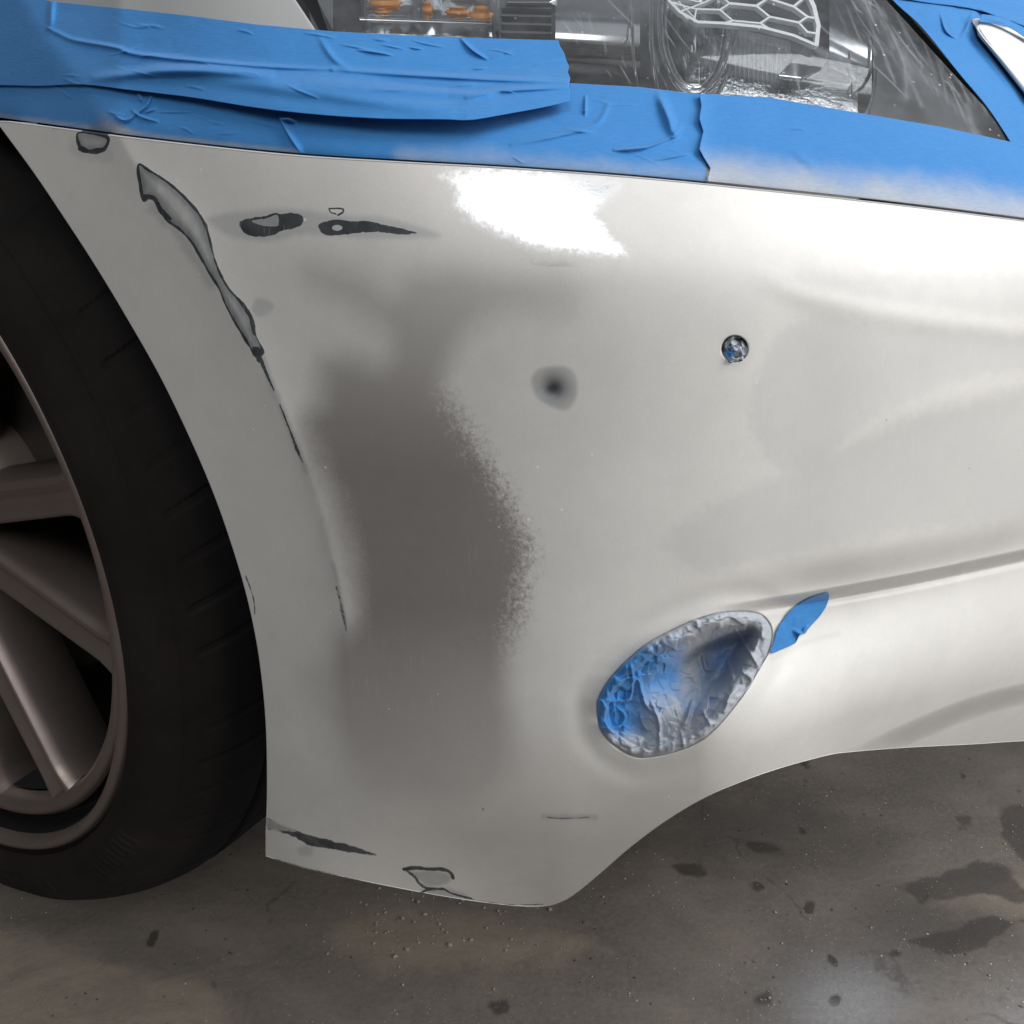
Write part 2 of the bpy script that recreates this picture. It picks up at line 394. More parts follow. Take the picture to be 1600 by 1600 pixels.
pale = math_(t, 'MULTIPLY', attr(t, 'pale_patch'), maprange(t, f3, .2, .7, .55, 1.))
fc = mix(t, math_(t, 'MULTIPLY', pale, .62), fc, (.34, .345, .36))  # soft pale grey patches mixed into the floor colour
lines = N(t, 'ShaderNodeTexVoronoi', feature='DISTANCE_TO_EDGE'); lines.inputs['Scale'].default_value = 2.3
lnz = N(t, 'ShaderNodeVectorMath', operation='ADD'); lns = N(t, 'ShaderNodeVectorMath', operation='SCALE'); lnn = N(t, 'ShaderNodeTexNoise'); lnn.inputs['Scale'].default_value = 5; lnn.inputs['Detail'].default_value = 6
t.links.new(tc.outputs['Object'], lnn.inputs['Vector']); t.links.new(lnn.outputs['Color'], lns.inputs[0]); lns.inputs['Scale'].default_value = .25
t.links.new(tc.outputs['Object'], lnz.inputs[0]); t.links.new(lns.outputs[0], lnz.inputs[1]); t.links.new(lnz.outputs[0], lines.inputs['Vector'])
fc = mix(t, math_(t, 'MULTIPLY', maprange(t, lines.outputs['Distance'], .002, .007, .5, 0), maprange(t, f2, .45, .6)), fc, (.04, .034, .03))
fc = mix(t, math_(t, 'MULTIPLY', stm, .66), fc, (.032, .027, .025))
def spots(scale, r0, r1, nz, th, colr, amt):
    global fc
    v = N(t, 'ShaderNodeTexVoronoi'); v.inputs['Scale'].default_value = scale
    wv = N(t, 'ShaderNodeVectorMath', operation='ADD'); t.links.new(tc.outputs['Object'], wv.inputs[0])
    nn = N(t, 'ShaderNodeTexNoise'); nn.inputs['Scale'].default_value = scale*1.6; t.links.new(tc.outputs['Object'], nn.inputs['Vector'])
    sc_ = N(t, 'ShaderNodeVectorMath', operation='SCALE'); t.links.new(nn.outputs['Color'], sc_.inputs[0]); sc_.inputs['Scale'].default_value = .6/scale
    t.links.new(sc_.outputs[0], wv.inputs[1]); t.links.new(wv.outputs[0], v.inputs['Vector'])
    k = math_(t, 'MULTIPLY', maprange(t, v.outputs['Distance'], r0, r1, 1, 0), maprange(t, noise(t, nz, 3), th, th+.06))
    fc = mix(t, math_(t, 'MULTIPLY', k, amt), fc, colr)
spots(24, .10, .16, 6, .5, (.03, .026, .024), .8)
spots(85, .07, .12, 11, .48, (.02, .018, .017), .8)
spots(120, .05, .08, 9, .50, (.62, .60, .56), .8)
spots(260, .07, .12, 15, .46, (.45, .43, .40), .6)
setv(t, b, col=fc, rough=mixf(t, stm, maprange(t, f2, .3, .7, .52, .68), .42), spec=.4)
bump(t, b, math_(t, 'ADD', math_(t, 'MULTIPLY', f3, 1.), math_(t, 'MULTIPLY', f2, 1.5)), .22, .0025)

# headlamp materials
m_lens, t, b = M('scratched_clear_lens')
tr = N(t, 'ShaderNodeBsdfTransparent'); tr.inputs[0].default_value = (.93, .94, .95, 1)
gs = N(t, 'ShaderNodeBsdfGlossy'); gs.inputs['Roughness'].default_value = .03
fr = N(t, 'ShaderNodeFresnel'); fr.inputs[0].default_value = 1.5
ms = N(t, 'ShaderNodeMixShader'); t.links.new(fr.outputs[0], ms.inputs[0]); t.links.new(tr.outputs[0], ms.inputs[1]); t.links.new(gs.outputs[0], ms.inputs[2])
df = N(t, 'ShaderNodeBsdfDiffuse'); df.inputs[0].default_value = (.55, .57, .6, 1)
hz = maprange(t, noise(t, 40, 6, .7), .35, .75, .012, .11)
mp = N(t, 'ShaderNodeMapping'); mp.inputs['Rotation'].default_value = (0, .5, .2); mp.inputs['Scale'].default_value = (420, 30, 26)
tcl = N(t, 'ShaderNodeTexCoord'); t.links.new(tcl.outputs['Object'], mp.inputs['Vector'])
scr = maprange(t, noise(t, 1, 3, .5, mp.outputs[0], .4), .66, .78, 0, .40)
scr = math_(t, 'MULTIPLY', scr, maprange(t, noise(t, 16, 2, .5), .42, .62))
vd = N(t, 'ShaderNodeTexVoronoi'); vd.inputs['Scale'].default_value = 170; t.links.new(tcl.outputs['Object'], vd.inputs['Vector'])
dots = maprange(t, vd.outputs['Distance'], .06, .13, .5, 0)
dots = math_(t, 'MULTIPLY', dots, maprange(t, noise(t, 60, 2), .45, .6))
hsum = math_(t, 'MINIMUM', math_(t, 'ADD', math_(t, 'ADD', hz, scr), dots), .8)
hsum = math_(t, 'ADD', hsum, math_(t, 'MULTIPLY', attr(t, 'scratch'), .5))
m2 = N(t, 'ShaderNodeMixShader'); t.links.new(hsum, m2.inputs[0]); t.links.new(ms.outputs[0], m2.inputs[1]); t.links.new(df.outputs[0], m2.inputs[2])
t.links.new(m2.outputs[0], t.nodes['Material Output'].inputs[0])
def clear(name, tint, rough=.05, base=.12):
    m, t, b = M(name); tr = N(t, 'ShaderNodeBsdfTransparent'); tr.inputs[0].default_value = (*tint, 1)
    gs = N(t, 'ShaderNodeBsdfGlossy'); gs.inputs['Roughness'].default_value = rough
    lw = N(t, 'ShaderNodeLayerWeight'); lw.inputs[0].default_value = .45
    k = maprange(t, lw.outputs['Facing'], .3, 1, base, .55)
    ms = N(t, 'ShaderNodeMixShader'); t.links.new(k, ms.inputs[0]); t.links.new(tr.outputs[0], ms.inputs[1]); t.links.new(gs.outputs[0], ms.inputs[2])
    t.links.new(ms.outputs[0], t.nodes['Material Output'].inputs[0]); return m
m_clear = clear('clear_plastic', (.90, .915, .92), .05, .07)
m_chrome, t, b = M('chrome'); setv(t, b, col=(.78, .79, .80), rough=.09, metal=1.); bump(t, b, noise(t, 45, 3, .5), .25, .002)
m_satin = simple('satin_grey_reflector', (.50, .50, .51), .15, .92)
m_dkgrey, t, b = M('dark_grey_housing'); setv(t, b, col=mix(t, noise(t, 30, 5), (.06, .062, .065), (.16, .16, .165)), rough=.3, spec=.5)
m_amber = simple('amber_bulb', (.95, .36, .04), .2, .0)
m_hex = simple('reflection_white', (.86, .87, .88), .35)
m_ribbed = simple('ribbed_grey_plastic', (.33, .33, .34), .3, .4)
m_white, t, b = M('white_primered_trim')
setv(t, b, col=mix(t, noise(t, 60, 4), (.60, .585, .56), (.68, .665, .64)), rough=.45)

# ------------------------------------------------------------------ THE FLOOR
fx = np.linspace(-1.0, 1.25, 620); fy = np.linspace(.0, 1.9, 520)
X, Y = np.meshgrid(fx, fy)
def g_of(px, py):
    r = rays(px, py); tt = -HCAM/r[..., 2]; P = O+r*tt[..., None]; return P[..., 0], P[..., 1]
# inverse: project floor points into the photo's pixels only to read where stains and painted light and shade lie on the floor
Dv = np.stack([X, Y, 0*X-HCAM], -1); wd = Dv@FW; PXf = 800+FPX*(Dv@RT)/np.maximum(wd, .05); PYf = 800-FPX*(Dv@UP)/np.maximum(wd, .05)
stain = np.full(X.shape, -.35)
for poly in ([(1400, 1385), (1450, 1372), (1500, 1358), (1530, 1345), (1560, 1350), (1600, 1385), (1660, 1420), (1600, 1412), (1540, 1398), (1490, 1400), (1440, 1412), (1425, 1402)],
             [(1562, 1268), (1620, 1250), (1680, 1300), (1640, 1360), (1600, 1340), (1568, 1300)],
             [(1420, 1470), (1480, 1455), (1560, 1430), (1600, 1440), (1540, 1480), (1470, 1492)],
             [(1145, 1310), (1185, 1316), (1228, 1322), (1222, 1334), (1180, 1330), (1150, 1320)],
             [(1495, 1280), (1515, 1276), (1520, 1290), (1500, 1294)], [(1050, 1355), (1085, 1350), (1105, 1370), (1070, 1378)],
             [(765, 1570), (790, 1566), (795, 1585), (772, 1590)], [(1175, 1555), (1200, 1552), (1205, 1566), (1182, 1566)]):
    sdp = poly_sd(PXf, PYf, poly)+9*vnoise(X*60, Y*90, 5, 5); stain = np.maximum(stain, np.clip(.42-sdp/22, -.45, 1.0))
worn_lit = np.full(X.shape, -.5)
for poly in ([(520, 1430), (640, 1400), (760, 1425), (900, 1440), (960, 1490), (800, 1520), (620, 1530), (520, 1500)], [(-80, 1420), (120, 1480), (330, 1540), (420, 1640), (-80, 1660)], [(1420, 1400), (1600, 1370), (1640, 1450), (1500, 1440)]):  # lower left polygon paints the lit floor paler; the others are real wear
    sdp = poly_sd(PXf, PYf, poly)+16*vnoise(X*30, Y*40, 4, 4); worn_lit = np.maximum(worn_lit, np.clip(.35-sdp/60, -.5, .75))
z0 = .0012*vnoise(X*9, Y*9, 3, 3)*0
flo = mesh_obj('floor', np.stack([X, Y, z0], -1), grid_faces(520, 620, flip=True), m_floor, attrs=dict(stain=stain, worn_lit=worn_lit, pale_patch=np.exp(-(((PXf-1325)/105)**2+((PYf-1575)/75)**2))+.8*np.exp(-(((PXf-1640)/120)**2+((PYf-1600)/80)**2)), damp_shade=.8*np.exp(-(((PXf-1300)/230)**2+((PYf-1560)/110)**2))+.75*np.exp(-(((PXf-1480)/190)**2+((PYf-1445)/60)**2))+.9*np.exp(-(((PXf-1080)/420)**2+((PYf-1300)/95)**2))))  # widest dark lobe paints the shade under the bumper; the rest is wet floor
flo['kind'] = 'structure'
# the rest of the slab, butted round the detailed sheet
VV = []; FF = []
for (x0, x1, y0, y1) in ((-9, -1.0, -6, 9), (1.25, 9, -6, 9), (-1.0, 1.25, -6, 0), (-1.0, 1.25, 1.9, 9)):
    k = len(VV); VV += [(x0, y0, 0), (x1, y0, 0), (x1, y1, 0), (x0, y1, 0)]; FF.append((k, k+1, k+2, k+3))
me = flo.data
import bmesh
bm = bmesh.new(); bm.from_mesh(me)
L1 = bm.verts.layers.float.get('stain'); L2 = bm.verts.layers.float.get('worn_lit')
for f in FF:
    vs = [bm.verts.new(VV[i]) for i in f]
    for v in vs: v[L1] = -.35; v[L2] = -.5
    bm.faces.new(vs)
bm.to_mesh(me); bm.free()
# crumbs of grit under the bumper's edge
bm = bmesh.new()
gc = [(620, 1420), (700, 1440), (560, 1470), (760, 1430), (820, 1450), (640, 1460), (690, 1415), (600, 1500)]
for k in range(150):
    if k < 90: c = random.choice(gc); px, py = c[0]+random.gauss(0, 45), c[1]+random.gauss(0, 26)
    else: px, py = random.uniform(450, 1700), random.uniform(1250, 1650)
    gx, gy = g_of(np.array(px), np.array(py)); r = random.choice([.0006, .0009, .0013, .002 if k < 40 else .001])
    mt = bmesh.ops.create_icosphere(bm, subdivisions=1, radius=r)
    for v in mt['verts']: v.co = v.co*random.uniform(.7, 1.25); v.co.z *= .6; v.co.x += gx; v.co.y += gy; v.co.z += r*.45
me = bpy.data.meshes.new('floor_grit'); bm.to_mesh(me); bm.free(); me.materials.append(simple('grit', (.26, .22, .18), .85))
go = bpy.data.objects.new('floor_grit', me); COL.objects.link(go)
go['label'] = 'loose crumbs of filler and grit scattered on the concrete under the bumper'; go['category'] = 'grit'; go['kind'] = 'stuff'

# ------------------------------------------------------------------ THE CAR
car = empty('car', tuple(WC*[1, 1, 0]))
tag(car, 'silver car corner with sanded white primer bumper, masked headlight and bronze grey wheel', 'car')

# ---- bumper
NU, NVv = 1080, 860
su = np.r_[np.linspace(0, .70, 960), np.linspace(.70, 1, 121)[1:]]
left = ARCH; right = np.array([(2000, seam_y(2000)), (2000, 1143.)])
top = SEAM[SEAM[:, 0] > 0]; top = np.vstack([ARCH[0], top])
gx, gy = coons(top, BOTTOM, left, right, NU, NVv, su=su)
# fog lamp opening: settle the nearest vertices
t3 = bumper_t(gx, gy)
V = P3(gx, gy, t3)
fogsd = poly_sd(gx, gy, FOG)
# -------- wear masks; the centre patch is partly painted reflection
x, y = gx, gy
def P_(pts, n=4): return catmull(pts, n, True)
gl = np.full(x.shape, -1.); gray = np.zeros(x.shape); dark = np.zeros(x.shape); halo = np.zeros(x.shape)
center = P_([(470, 415), (560, 418), (610, 452), (650, 418), (760, 420), (870, 425), (912, 455), (890, 500), (800, 492), (735, 520), (705, 575), (700, 610), (722, 650), (745, 690), (775, 745), (805, 800), (826, 860), (818, 900), (812, 960), (800, 1010), (803, 1080), (810, 1150), (800, 1215), (740, 1260), (640, 1275), (560, 1240), (500, 1130), (468, 1060), (505, 1010), (545, 960), (540, 900), (520, 800), (490, 720), (470, 660), (492, 620), (500, 560), (545, 555), (590, 560), (600, 530), (560, 490), (500, 460)])  # centre patch: silver paint with the dark reflection partly painted into its grey
sdc = poly_sd(x, y, center)
edge = sstep(575, 640, y)*(1-sstep(960, 1060, y))*sstep(640, 700, x)
wob = 14*vnoise(x/55, y/80, 61, 4)
g0 = -(sdc-6+wob*(1-.6*edge))/(120-30*edge)
gl = np.maximum(gl, np.clip(g0, -1, 1))
gs = np.interp(y, [380, 470, 560, 660, 740, 950, 1050, 1160, 1260], [.22, .34, .52, .80, .95, .95, .72, .42, .16])
gs = gs*(1-.35*sstep(720, 900, x)*(y < 560))*(1-.65*sstep(560, 500, x)*sstep(930, 1010, y))
shine = 0*gl
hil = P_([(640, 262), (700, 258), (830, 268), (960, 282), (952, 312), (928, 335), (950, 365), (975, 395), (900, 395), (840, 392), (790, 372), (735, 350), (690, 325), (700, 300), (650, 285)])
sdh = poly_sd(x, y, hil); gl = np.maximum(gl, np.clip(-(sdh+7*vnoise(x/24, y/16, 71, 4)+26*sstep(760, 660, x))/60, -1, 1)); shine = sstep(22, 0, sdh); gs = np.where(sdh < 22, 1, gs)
veil = .27*np.exp(-(((x-660)/270)**2+((y-930)/400)**2)**1.3)+.16*np.exp(-(((x-900)/240)**2+((y-560)/240)**2))+.12*np.clip(vnoise(x/130, y/170, 81, 4)+.1, 0, 1)
veil = veil*(1-.55*np.exp(-(((x-470)/70)**2+((y-500)/70)**2)))*(1-.5*np.exp(-(((x-450)/45)**2+((y-1130)/120)**2)))*sstep(395, 450, y)
for pl, am in (([(1180, 430), (1300, 425), (1600, 420), (1900, 430), (1900, 520), (1600, 505), (1420, 485), (1270, 455)], .13), ([(1250, 490), (1400, 505), (1600, 515), (1900, 540), (1900, 590), (1600, 590), (1480, 610), (1350, 670), (1270, 750), (1190, 720), (1165, 640), (1190, 560)], .16),
               ([(1050, 820), (1300, 700), (1450, 640), (1700, 600), (1700, 780), (1400, 840), (1200, 880), (1080, 900)], .15)):
    sq = poly_sd(x, y, P_(pl)); halo = np.maximum(halo, am*1.9*sstep(8, -20, sq+10*vnoise(x/9, y/9, 4, 4)))
ragw = np.where((x > 640) & (x < 900) & (y > 580) & (y < 1000), 1.6, .9)
ragw = .35+1.7*edge+1.1*sstep(24, 6, sdh)
def stroke(arr, pts, w0, w1=None, amp=1., soft=2.0, n=6, closed=False):
    w1 = w0 if w1 is None else w1
    c = catmull(pts, n, closed); pad = max(w0, w1)+14
    m = (x > c[:, 0].min()-pad) & (x < c[:, 0].max()+pad) & (y > c[:, 1].min()-pad) & (y < c[:, 1].max()+pad)
    d, s, u = seg_dist(x[m], y[m], c, closed); w = (w0+(w1-w0)*u)*(.85+.6*vnoise(x[m]/14, y[m]/14, 93, 3))
    arr[m] = np.maximum(arr[m], amp*(1-sstep(w-soft*.5, w+soft, d)))
def spot(pts, ringw=2.2, fill=1., rings=1., n=4):
    P = P_(pts, n); sd = poly_sd(x, y, P); m = sd < 30
    gray[m] = np.maximum(gray[m], fill*(1-sstep(-1.5, 2, sd[m]))*(.62+.38*np.exp(-(np.maximum(-sd[m]-3, 0)/7)**2)+.16*vnoise(x[m]/9, y[m]/26, 92, 4)))
    if ringw: rw = ringw*(.75+.75*vnoise(x[m]/16, y[m]/16, 91, 3)); dark[m] = np.maximum(dark[m], rings*(1-sstep(rw-1.2, rw+2.2, np.abs(sd[m]))))
    return sd
def blob(arr, pts, amp=1., soft=3., n=4):
    sd = poly_sd(x, y, P_(pts, n))+1.8*vnoise(x/7, y/7, 94, 3); arr[:] = np.maximum(arr, amp*(1-sstep(-soft, soft, sd)))
# long scrape beside the arch
spot([(216, 257), (232, 266), (252, 278), (272, 293), (290, 310), (306, 328), (320, 350), (327, 372), (335, 404), (345, 430), (358, 452), (378, 474), (391, 494), (396, 516), (404, 534), (411, 550), (399, 556), (388, 538), (368, 505), (352, 475), (342, 450), (328, 428), (310, 396), (298, 376), (280, 358), (262, 345), (250, 330), (243, 314), (232, 309), (224, 313), (219, 290)], 2.0, .92)
stroke(dark, [(228, 308), (240, 310), (250, 326), (266, 342)], 4, 2)
stroke(dark, [(378, 474), (392, 496), (397, 520)], 2.6, 3)
blob(dark, [(394, 542), (410, 545), (409, 553), (404, 566), (396, 553)], 1)
stroke(halo, [(240, 325), (270, 355), (300, 395), (330, 445)], 9, 6, .5, 8)
# spot touching the seam
spot([(121, 209), (140, 208), (165, 213), (169, 222), (160, 235), (140, 237), (126, 232)], 2.4, .75)
stroke(dark, [(126, 232), (142, 237), (162, 233)], 4.6); stroke(halo, [(120, 230), (168, 240)], 12, 12, .35, 10)
# the two dark rub-throughs
blob(halo, [(330, 338), (420, 326), (475, 328), (520, 335), (600, 340), (680, 362), (670, 372), (560, 372), (480, 366), (420, 378), (370, 372), (340, 358)], .62, 7)
blob(dark, [(374, 346), (390, 341), (416, 337), (440, 334), (462, 333), (474, 340), (471, 352), (456, 358), (440, 361), (424, 368), (404, 370), (384, 366), (376, 356)], 1, 2.5)
P = P_([(393, 345), (412, 341), (432, 333), (437, 341), (437, 352), (420, 354), (404, 351)]); sd = poly_sd(x, y, P)
dark *= sstep(-2, 1.5, sd); gray = np.where(sd < 0, .55, gray); stroke(dark, [(412, 341), (432, 334), (437, 342), (436, 352)], 1.3)
blob(dark, [(497, 354), (506, 347), (522, 343), (545, 345), (575, 346), (604, 352), (630, 358), (650, 364), (622, 366), (592, 362), (562, 364), (540, 367), (515, 368), (502, 362)], 1, 2.5)
sd = np.hypot((x-527)/9, (y-356)/5); dark *= np.where(sd < 1.3, sstep(.5, 1.3, sd), 1)
stroke(dark, [(514, 326), (534, 326), (536, 331), (528, 336)], 1.1); stroke(dark, [(514, 326), (517, 332), (524, 334)], 1.0)
# faint smudge, dent with bare centre
blob(halo, [(393, 480), (402, 466), (420, 470), (428, 480), (414, 493), (400, 494)], .55, 4)
sd = poly_sd(x, y, P_([(830, 590), (842, 576), (866, 572), (890, 575), (902, 595), (900, 625), (884, 642), (862, 636), (842, 625), (832, 608)]))
gray = np.maximum(gray, .80*(1-sstep(-5, 4, sd))*(.55+.45*np.exp(-(np.hypot(x-864, y-606)/26)**2)))
smudge = .85*np.exp(-(np.hypot((x-863-3*vnoise(x/8, y/8, 3, 2))/14, (y-607)/12))**2)+.22*np.exp(-(np.hypot((x-866)/30, (y-606)/28))**4)
# thin rub marks along the ridge
stroke(dark, [(405, 556), (414, 578), (428, 610)], 3.0, 1, .8, 3); stroke(dark, [(437, 632), (448, 660), (455, 678)], 1.2, 1.4, .75)
stroke(dark, [(455, 678), (464, 702), (473, 722)], 3, 1.6, .62, 3); stroke(halo, [(405, 550), (440, 640), (480, 740)], 5, 3, .7, 5)
stroke(halo, [(520, 880), (532, 930), (542, 990)], 3, 2, .8, 3); stroke(dark, [(526, 918), (534, 950), (541, 985)], 3.6, 2.2, .53, 3)
# lower corner scrapes
blob(dark, [(417, 1278), (440, 1288), (470, 1300), (510, 1311), (552, 1322), (590, 1336), (560, 1334), (530, 1329), (500, 1324), (480, 1320), (455, 1306), (430, 1298), (418, 1296)], .85, 4)
P = P_([(418, 1281), (436, 1288), (462, 1299), (440, 1297), (420, 1293)]); sd = poly_sd(x, y, P); dark *= np.where(sd < 4, .25+.75*sstep(-3, 4, sd), 1); gray = np.maximum(gray, .7*(1-sstep(-2, 3, sd)))
blob(halo, [(465, 1326), (480, 1321), (490, 1328), (484, 1337), (470, 1337)], .6, 5)
stroke(dark, [(631, 1358), (650, 1356), (670, 1358), (690, 1358), (703, 1363), (708, 1372)], 3.0, 2.4, .95, 3)
stroke(dark, [(634, 1360), (648, 1370), (655, 1380), (668, 1388), (692, 1390)], 2.0, 3.0, .62, 3)
stroke(dark, [(430, 1347), (500, 1366), (570, 1383), (630, 1395), (652, 1397), (668, 1390), (690, 1388), (706, 1396), (736, 1404)], 1.4, 1.8, .75, 2.5)
blob(gray, [(640, 1362), (690, 1362), (704, 1372), (694, 1382), (668, 1384), (652, 1372)], .5, 3)
blob(halo, [(660, 1392), (700, 1388), (735, 1404), (690, 1402)], .8, 5)
stroke(dark, [(430, 1343), (500, 1362), (600, 1385)], 2.2, 1.2, .60, 3)
stroke(dark, [(735, 1405), (790, 1413), (850, 1413)], .9, .9, .65, 2)
stroke(dark, [(856, 1277), (880, 1279), (920, 1277)], 1.4, 1.0, .62, 4); stroke(halo, [(850, 1276), (930, 1277)], 3, 3, .6, 6)
blob(dark, [(752, 1262), (758, 1264), (755, 1268)], .7, 2); stroke(dark, [(1131, 568), (1140, 570)], 1, 1, .5)
# arch edge chips
stroke(dark, [(252, 600), (283, 660), (305, 712)], 1.2, 1.2, .52, 2); stroke(dark, [(384, 900), (396, 935), (398, 960)], 1.4, 1.4, .62, 2)
# dark ring on the right sensor hole
rr = np.hypot(x-PLUG[0], y-PLUG[1]); dark = np.maximum(dark, (rr < PLUG[2]-1)*.9)
blob(halo, [(1128, 525), (1150, 512), (1172, 528), (1176, 560), (1150, 575), (1126, 562)], .18, 8)
blob(halo, [(905, 1080), (925, 1060), (940, 1180), (925, 1160), (908, 1120)], .22, 10)
stroke(halo, [(1205, 1030), (1260, 1003), (1310, 990)], 3, 3, .25, 6)
A = dict(smudge=smudge, shine=shine, gs=gs, veil=veil, gloss=gl, rag=ragw, gray=gray, dark=dark, halo=halo)
# flanges folded in along the arch, the lower edge and the seam
def fold(Vg, edge, vec, depths):
    rows = [Vg[edge]+v for v in vec(depths)]
    return rows
Vr = V.reshape(NVv, NU, 3)
faces = grid_faces(NVv, NU)
keepc = (fogsd < -9)
fk = ~keepc.ravel()[faces].any(1); faces = faces[fk]
Vall = [Vr.reshape(-1, 3)]; Fall = [faces]; At = {k: [v.ravel()] for k, v in A.items()}
def add_flange(idx, offs, flip):
    base = sum(len(v) for v in Vall); n = len(idx); src = Vr.reshape(-1, 3)[idx]
    rows = [src+o_ for o_ in offs]; Vall.append(np.concatenate(rows))
    for k in At: At[k].append(np.tile(A[k].ravel()[idx], len(offs)))
    ids = np.concatenate([idx, base+np.arange(n*len(offs))]).reshape(len(offs)+1, n)
    a, b_, c, d = ids[:-1, :-1], ids[:-1, 1:], ids[1:, 1:], ids[1:, :-1]
    Fall.append((np.stack([a, d, c, b_], -1) if flip else np.stack([a, b_, c, d], -1)).reshape(-1, 4))
ia = np.arange(NVv)*NU; ib = (NVv-1)*NU+np.arange(NU); it = np.arange(NU)
inn = -NV
add_flange(ia, [inn*.0015-LV*.0008, inn*.004-LV*.0012, inn*.02-LV*.001], True)
back = np.array([0, 1, 0.])
add_flange(ib, [back*.0012-ZV*.0008, back*.004-ZV*.001, back*.02+ZV*.001], False)
add_flange(it, [back*.001+ZV*.0004, back*.003+ZV*.0004, back*.03-ZV*.002], True)
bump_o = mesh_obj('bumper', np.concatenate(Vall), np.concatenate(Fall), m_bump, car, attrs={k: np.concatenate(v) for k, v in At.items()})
bump_o['label'] = 'sanded white primered bumper corner with dark rubbed-through spots'

# dark cup behind the lamp opening
def polar(name, outline, surf, rings, mat, parent, attrs_fn=None, th=None):
    c = outline.mean(0); K = len(outline); s = rings
    gx_ = c[0]+(outline[None, :, 0]-c[0])*s[:, None]; gy_ = c[1]+(outline[None, :, 1]-c[1])*s[:, None]
    th_ = np.arctan2(-(outline[:, 1]-c[1]), outline[:, 0]-c[0])[None]+0*s[:, None]
    P = surf(gx_, gy_, s[:, None]+0*gx_, th_)
    at = attrs_fn(gx_, gy_, s[:, None]+0*gx_, th_) if attrs_fn else None
    return mesh_obj(name, P, grid_faces(len(s), K, wrap=True), mat, parent, attrs=at)
cup = polar('lamp_cup', resample(np.vstack([FOG, FOG[:1]]), 121)[:-1], lambda gx_, gy_, s, th_: P3(gx_, gy_, bumper_t(gx_, gy_, True)+.012+.045*sstep(1, .6, s)), np.linspace(.02, 1.06, 20), m_black, bump_o)
# sensor socket
ang = np.linspace(0, 2*math.pi, 41)[:-1]
circ = np.stack([PLUG[0]+PLUG[2]*np.cos(ang), PLUG[1]+PLUG[2]*np.sin(ang)], 1)
ARC_T = float(t_skin(np.array(PLUG[0]), np.array(PLUG[1])))

# ---- wing panel, nose panel, lens
def sheet(name, topc, botc, leftc, rightc, n, m, surf, mat, parent, attrs_fn=None, th=None):
    gx_, gy_ = coons(np.array(topc, float), np.array(botc, float), np.array(leftc, float), np.array(rightc, float), n, m)
    P = P3(gx_, gy_, surf(gx_, gy_)); at = attrs_fn(gx_, gy_) if attrs_fn else None
    o = mesh_obj(name, P, grid_faces(m, n), mat, parent, attrs=at)
    if th: solid(o, th, -1)
    return o
GAP = 5.5
sb = lambda x0, x1, k=60, up=GAP: np.stack([np.linspace(x0, x1, k), seam_y(np.linspace(x0, x1, k))-up], 1)
wl, wr = (-420, -330), (300, -330)
wing = sheet('wing_panel', [(-420, -330), (250, -330)], sb(-260, 580, 90), [(-420, -330), (-300, 0), (-260, float(seam_y(-260))-GAP)], [(250, -330), (380, -120), (462, 0), (492, 45), (545, 130), (580, float(seam_y(580))-GAP)], 160, 120, upper_t, m_silver, car, th=.0012)
lip = sheet('panel_gap', [(262, -330), (392, -120), (474, 0), (520, 70), (600, float(seam_y(600))-GAP)][:2]+[(474, 0), (600, 240)], [(285, -330), (414, -120), (496, 0), (620, 240)], [(262, -330), (285, -330)], [(600, 240), (620, 240)], 60, 6, lambda a, b_: upper_t(a, b_)+.009, m_gasket, car)
nose = sheet('nose_panel', [(1180, -330), (2050, -330)], sb(1652, 2000, 40), [(1200, -330), (1312, -140), (1405, 0), (1508, 118), (1604, 240), (1652, float(seam_y(1652))-GAP)], [(2050, -330), (2000, 398)], 120, 100, lambda a, b_: upper_t(a, b_)+.0008, m_white, car, th=.0012)
filler = sheet('filler_strip', [(560, 190), (900, 190), (1300, 215), (1600, 250), (1640, 262)], sb(560, 1640, 160), [(560, 190), (560, float(seam_y(560))-GAP)], [(1640, 262), (1640, float(seam_y(1640))-GAP)], 160, 20, lambda a, b_: upper_t(a, b_)+.0004, m_white, car, th=.001)
# headlamp
HL = empty('headlight_anchor', (0, 0, 0)); bpy.data.objects.remove(HL)
def scratch_attr(a, b_):
    s_ = np.zeros(a.shape)
    r = random.Random(11)
    for k in range(80):
        cx, cy = r.choice([(1400, 60), (1440, 110), (1500, 120), (1380, 40), (1350, 20), (1560, 150), (1070, 60), (930, 60)]); cx += r.gauss(0, 30); cy += r.gauss(0, 28)
        L_ = r.uniform(16, 95); th_ = math.radians(r.gauss(62, 9)); dx, dy = math.cos(th_)*L_/2, math.sin(th_)*L_/2
        pts = [(cx-dx, cy-dy), (cx+r.gauss(0, 2), cy+r.gauss(0, 2)), (cx+dx, cy+dy)]
        d, s2_, u = seg_dist(a, b_, catmull(pts, 4)); s_ = np.maximum(s_, r.uniform(.12, .55)*np.exp(-(d/r.uniform(.6, 1.7))**2)*np.sin(np.pi*np.clip(u, 0, 1))**.5)
    for pts, wd_, am in (([(1345, 0), (1400, 60), (1420, 110), (1415, 150)], 9, .28), ([(1370, 10), (1410, 90), (1416, 150)], 3, .6), ([(1420, 120), (1440, 165)], 3, .5), ([(1510, 165), (1525, 215)], 5, .35)):
        d, s2_, u = seg_dist(a, b_, catmull(pts, 6)); s_ = np.maximum(s_, am*np.exp(-(d/wd_)**2)*(.6+.4*vnoise(a/5, b_/9, 3, 3)))
    return dict(scratch=s_)
lens = sheet('headlight', [(285, -330), (1180, -330)], [(560, 192), (900, 196), (1300, 222), (1615, 262)], [(285, -330), (414, -120), (496, 0), (560, 192)], [(1180, -330), (1290, -140), (1385, 0), (1480, 105), (1590, 222), (1615, 262)], 520, 240, upper_t, m_lens, car, attrs_fn=scratch_attr)
lens['label'] = 'scratched clear headlight with blue tape along its lower edge'
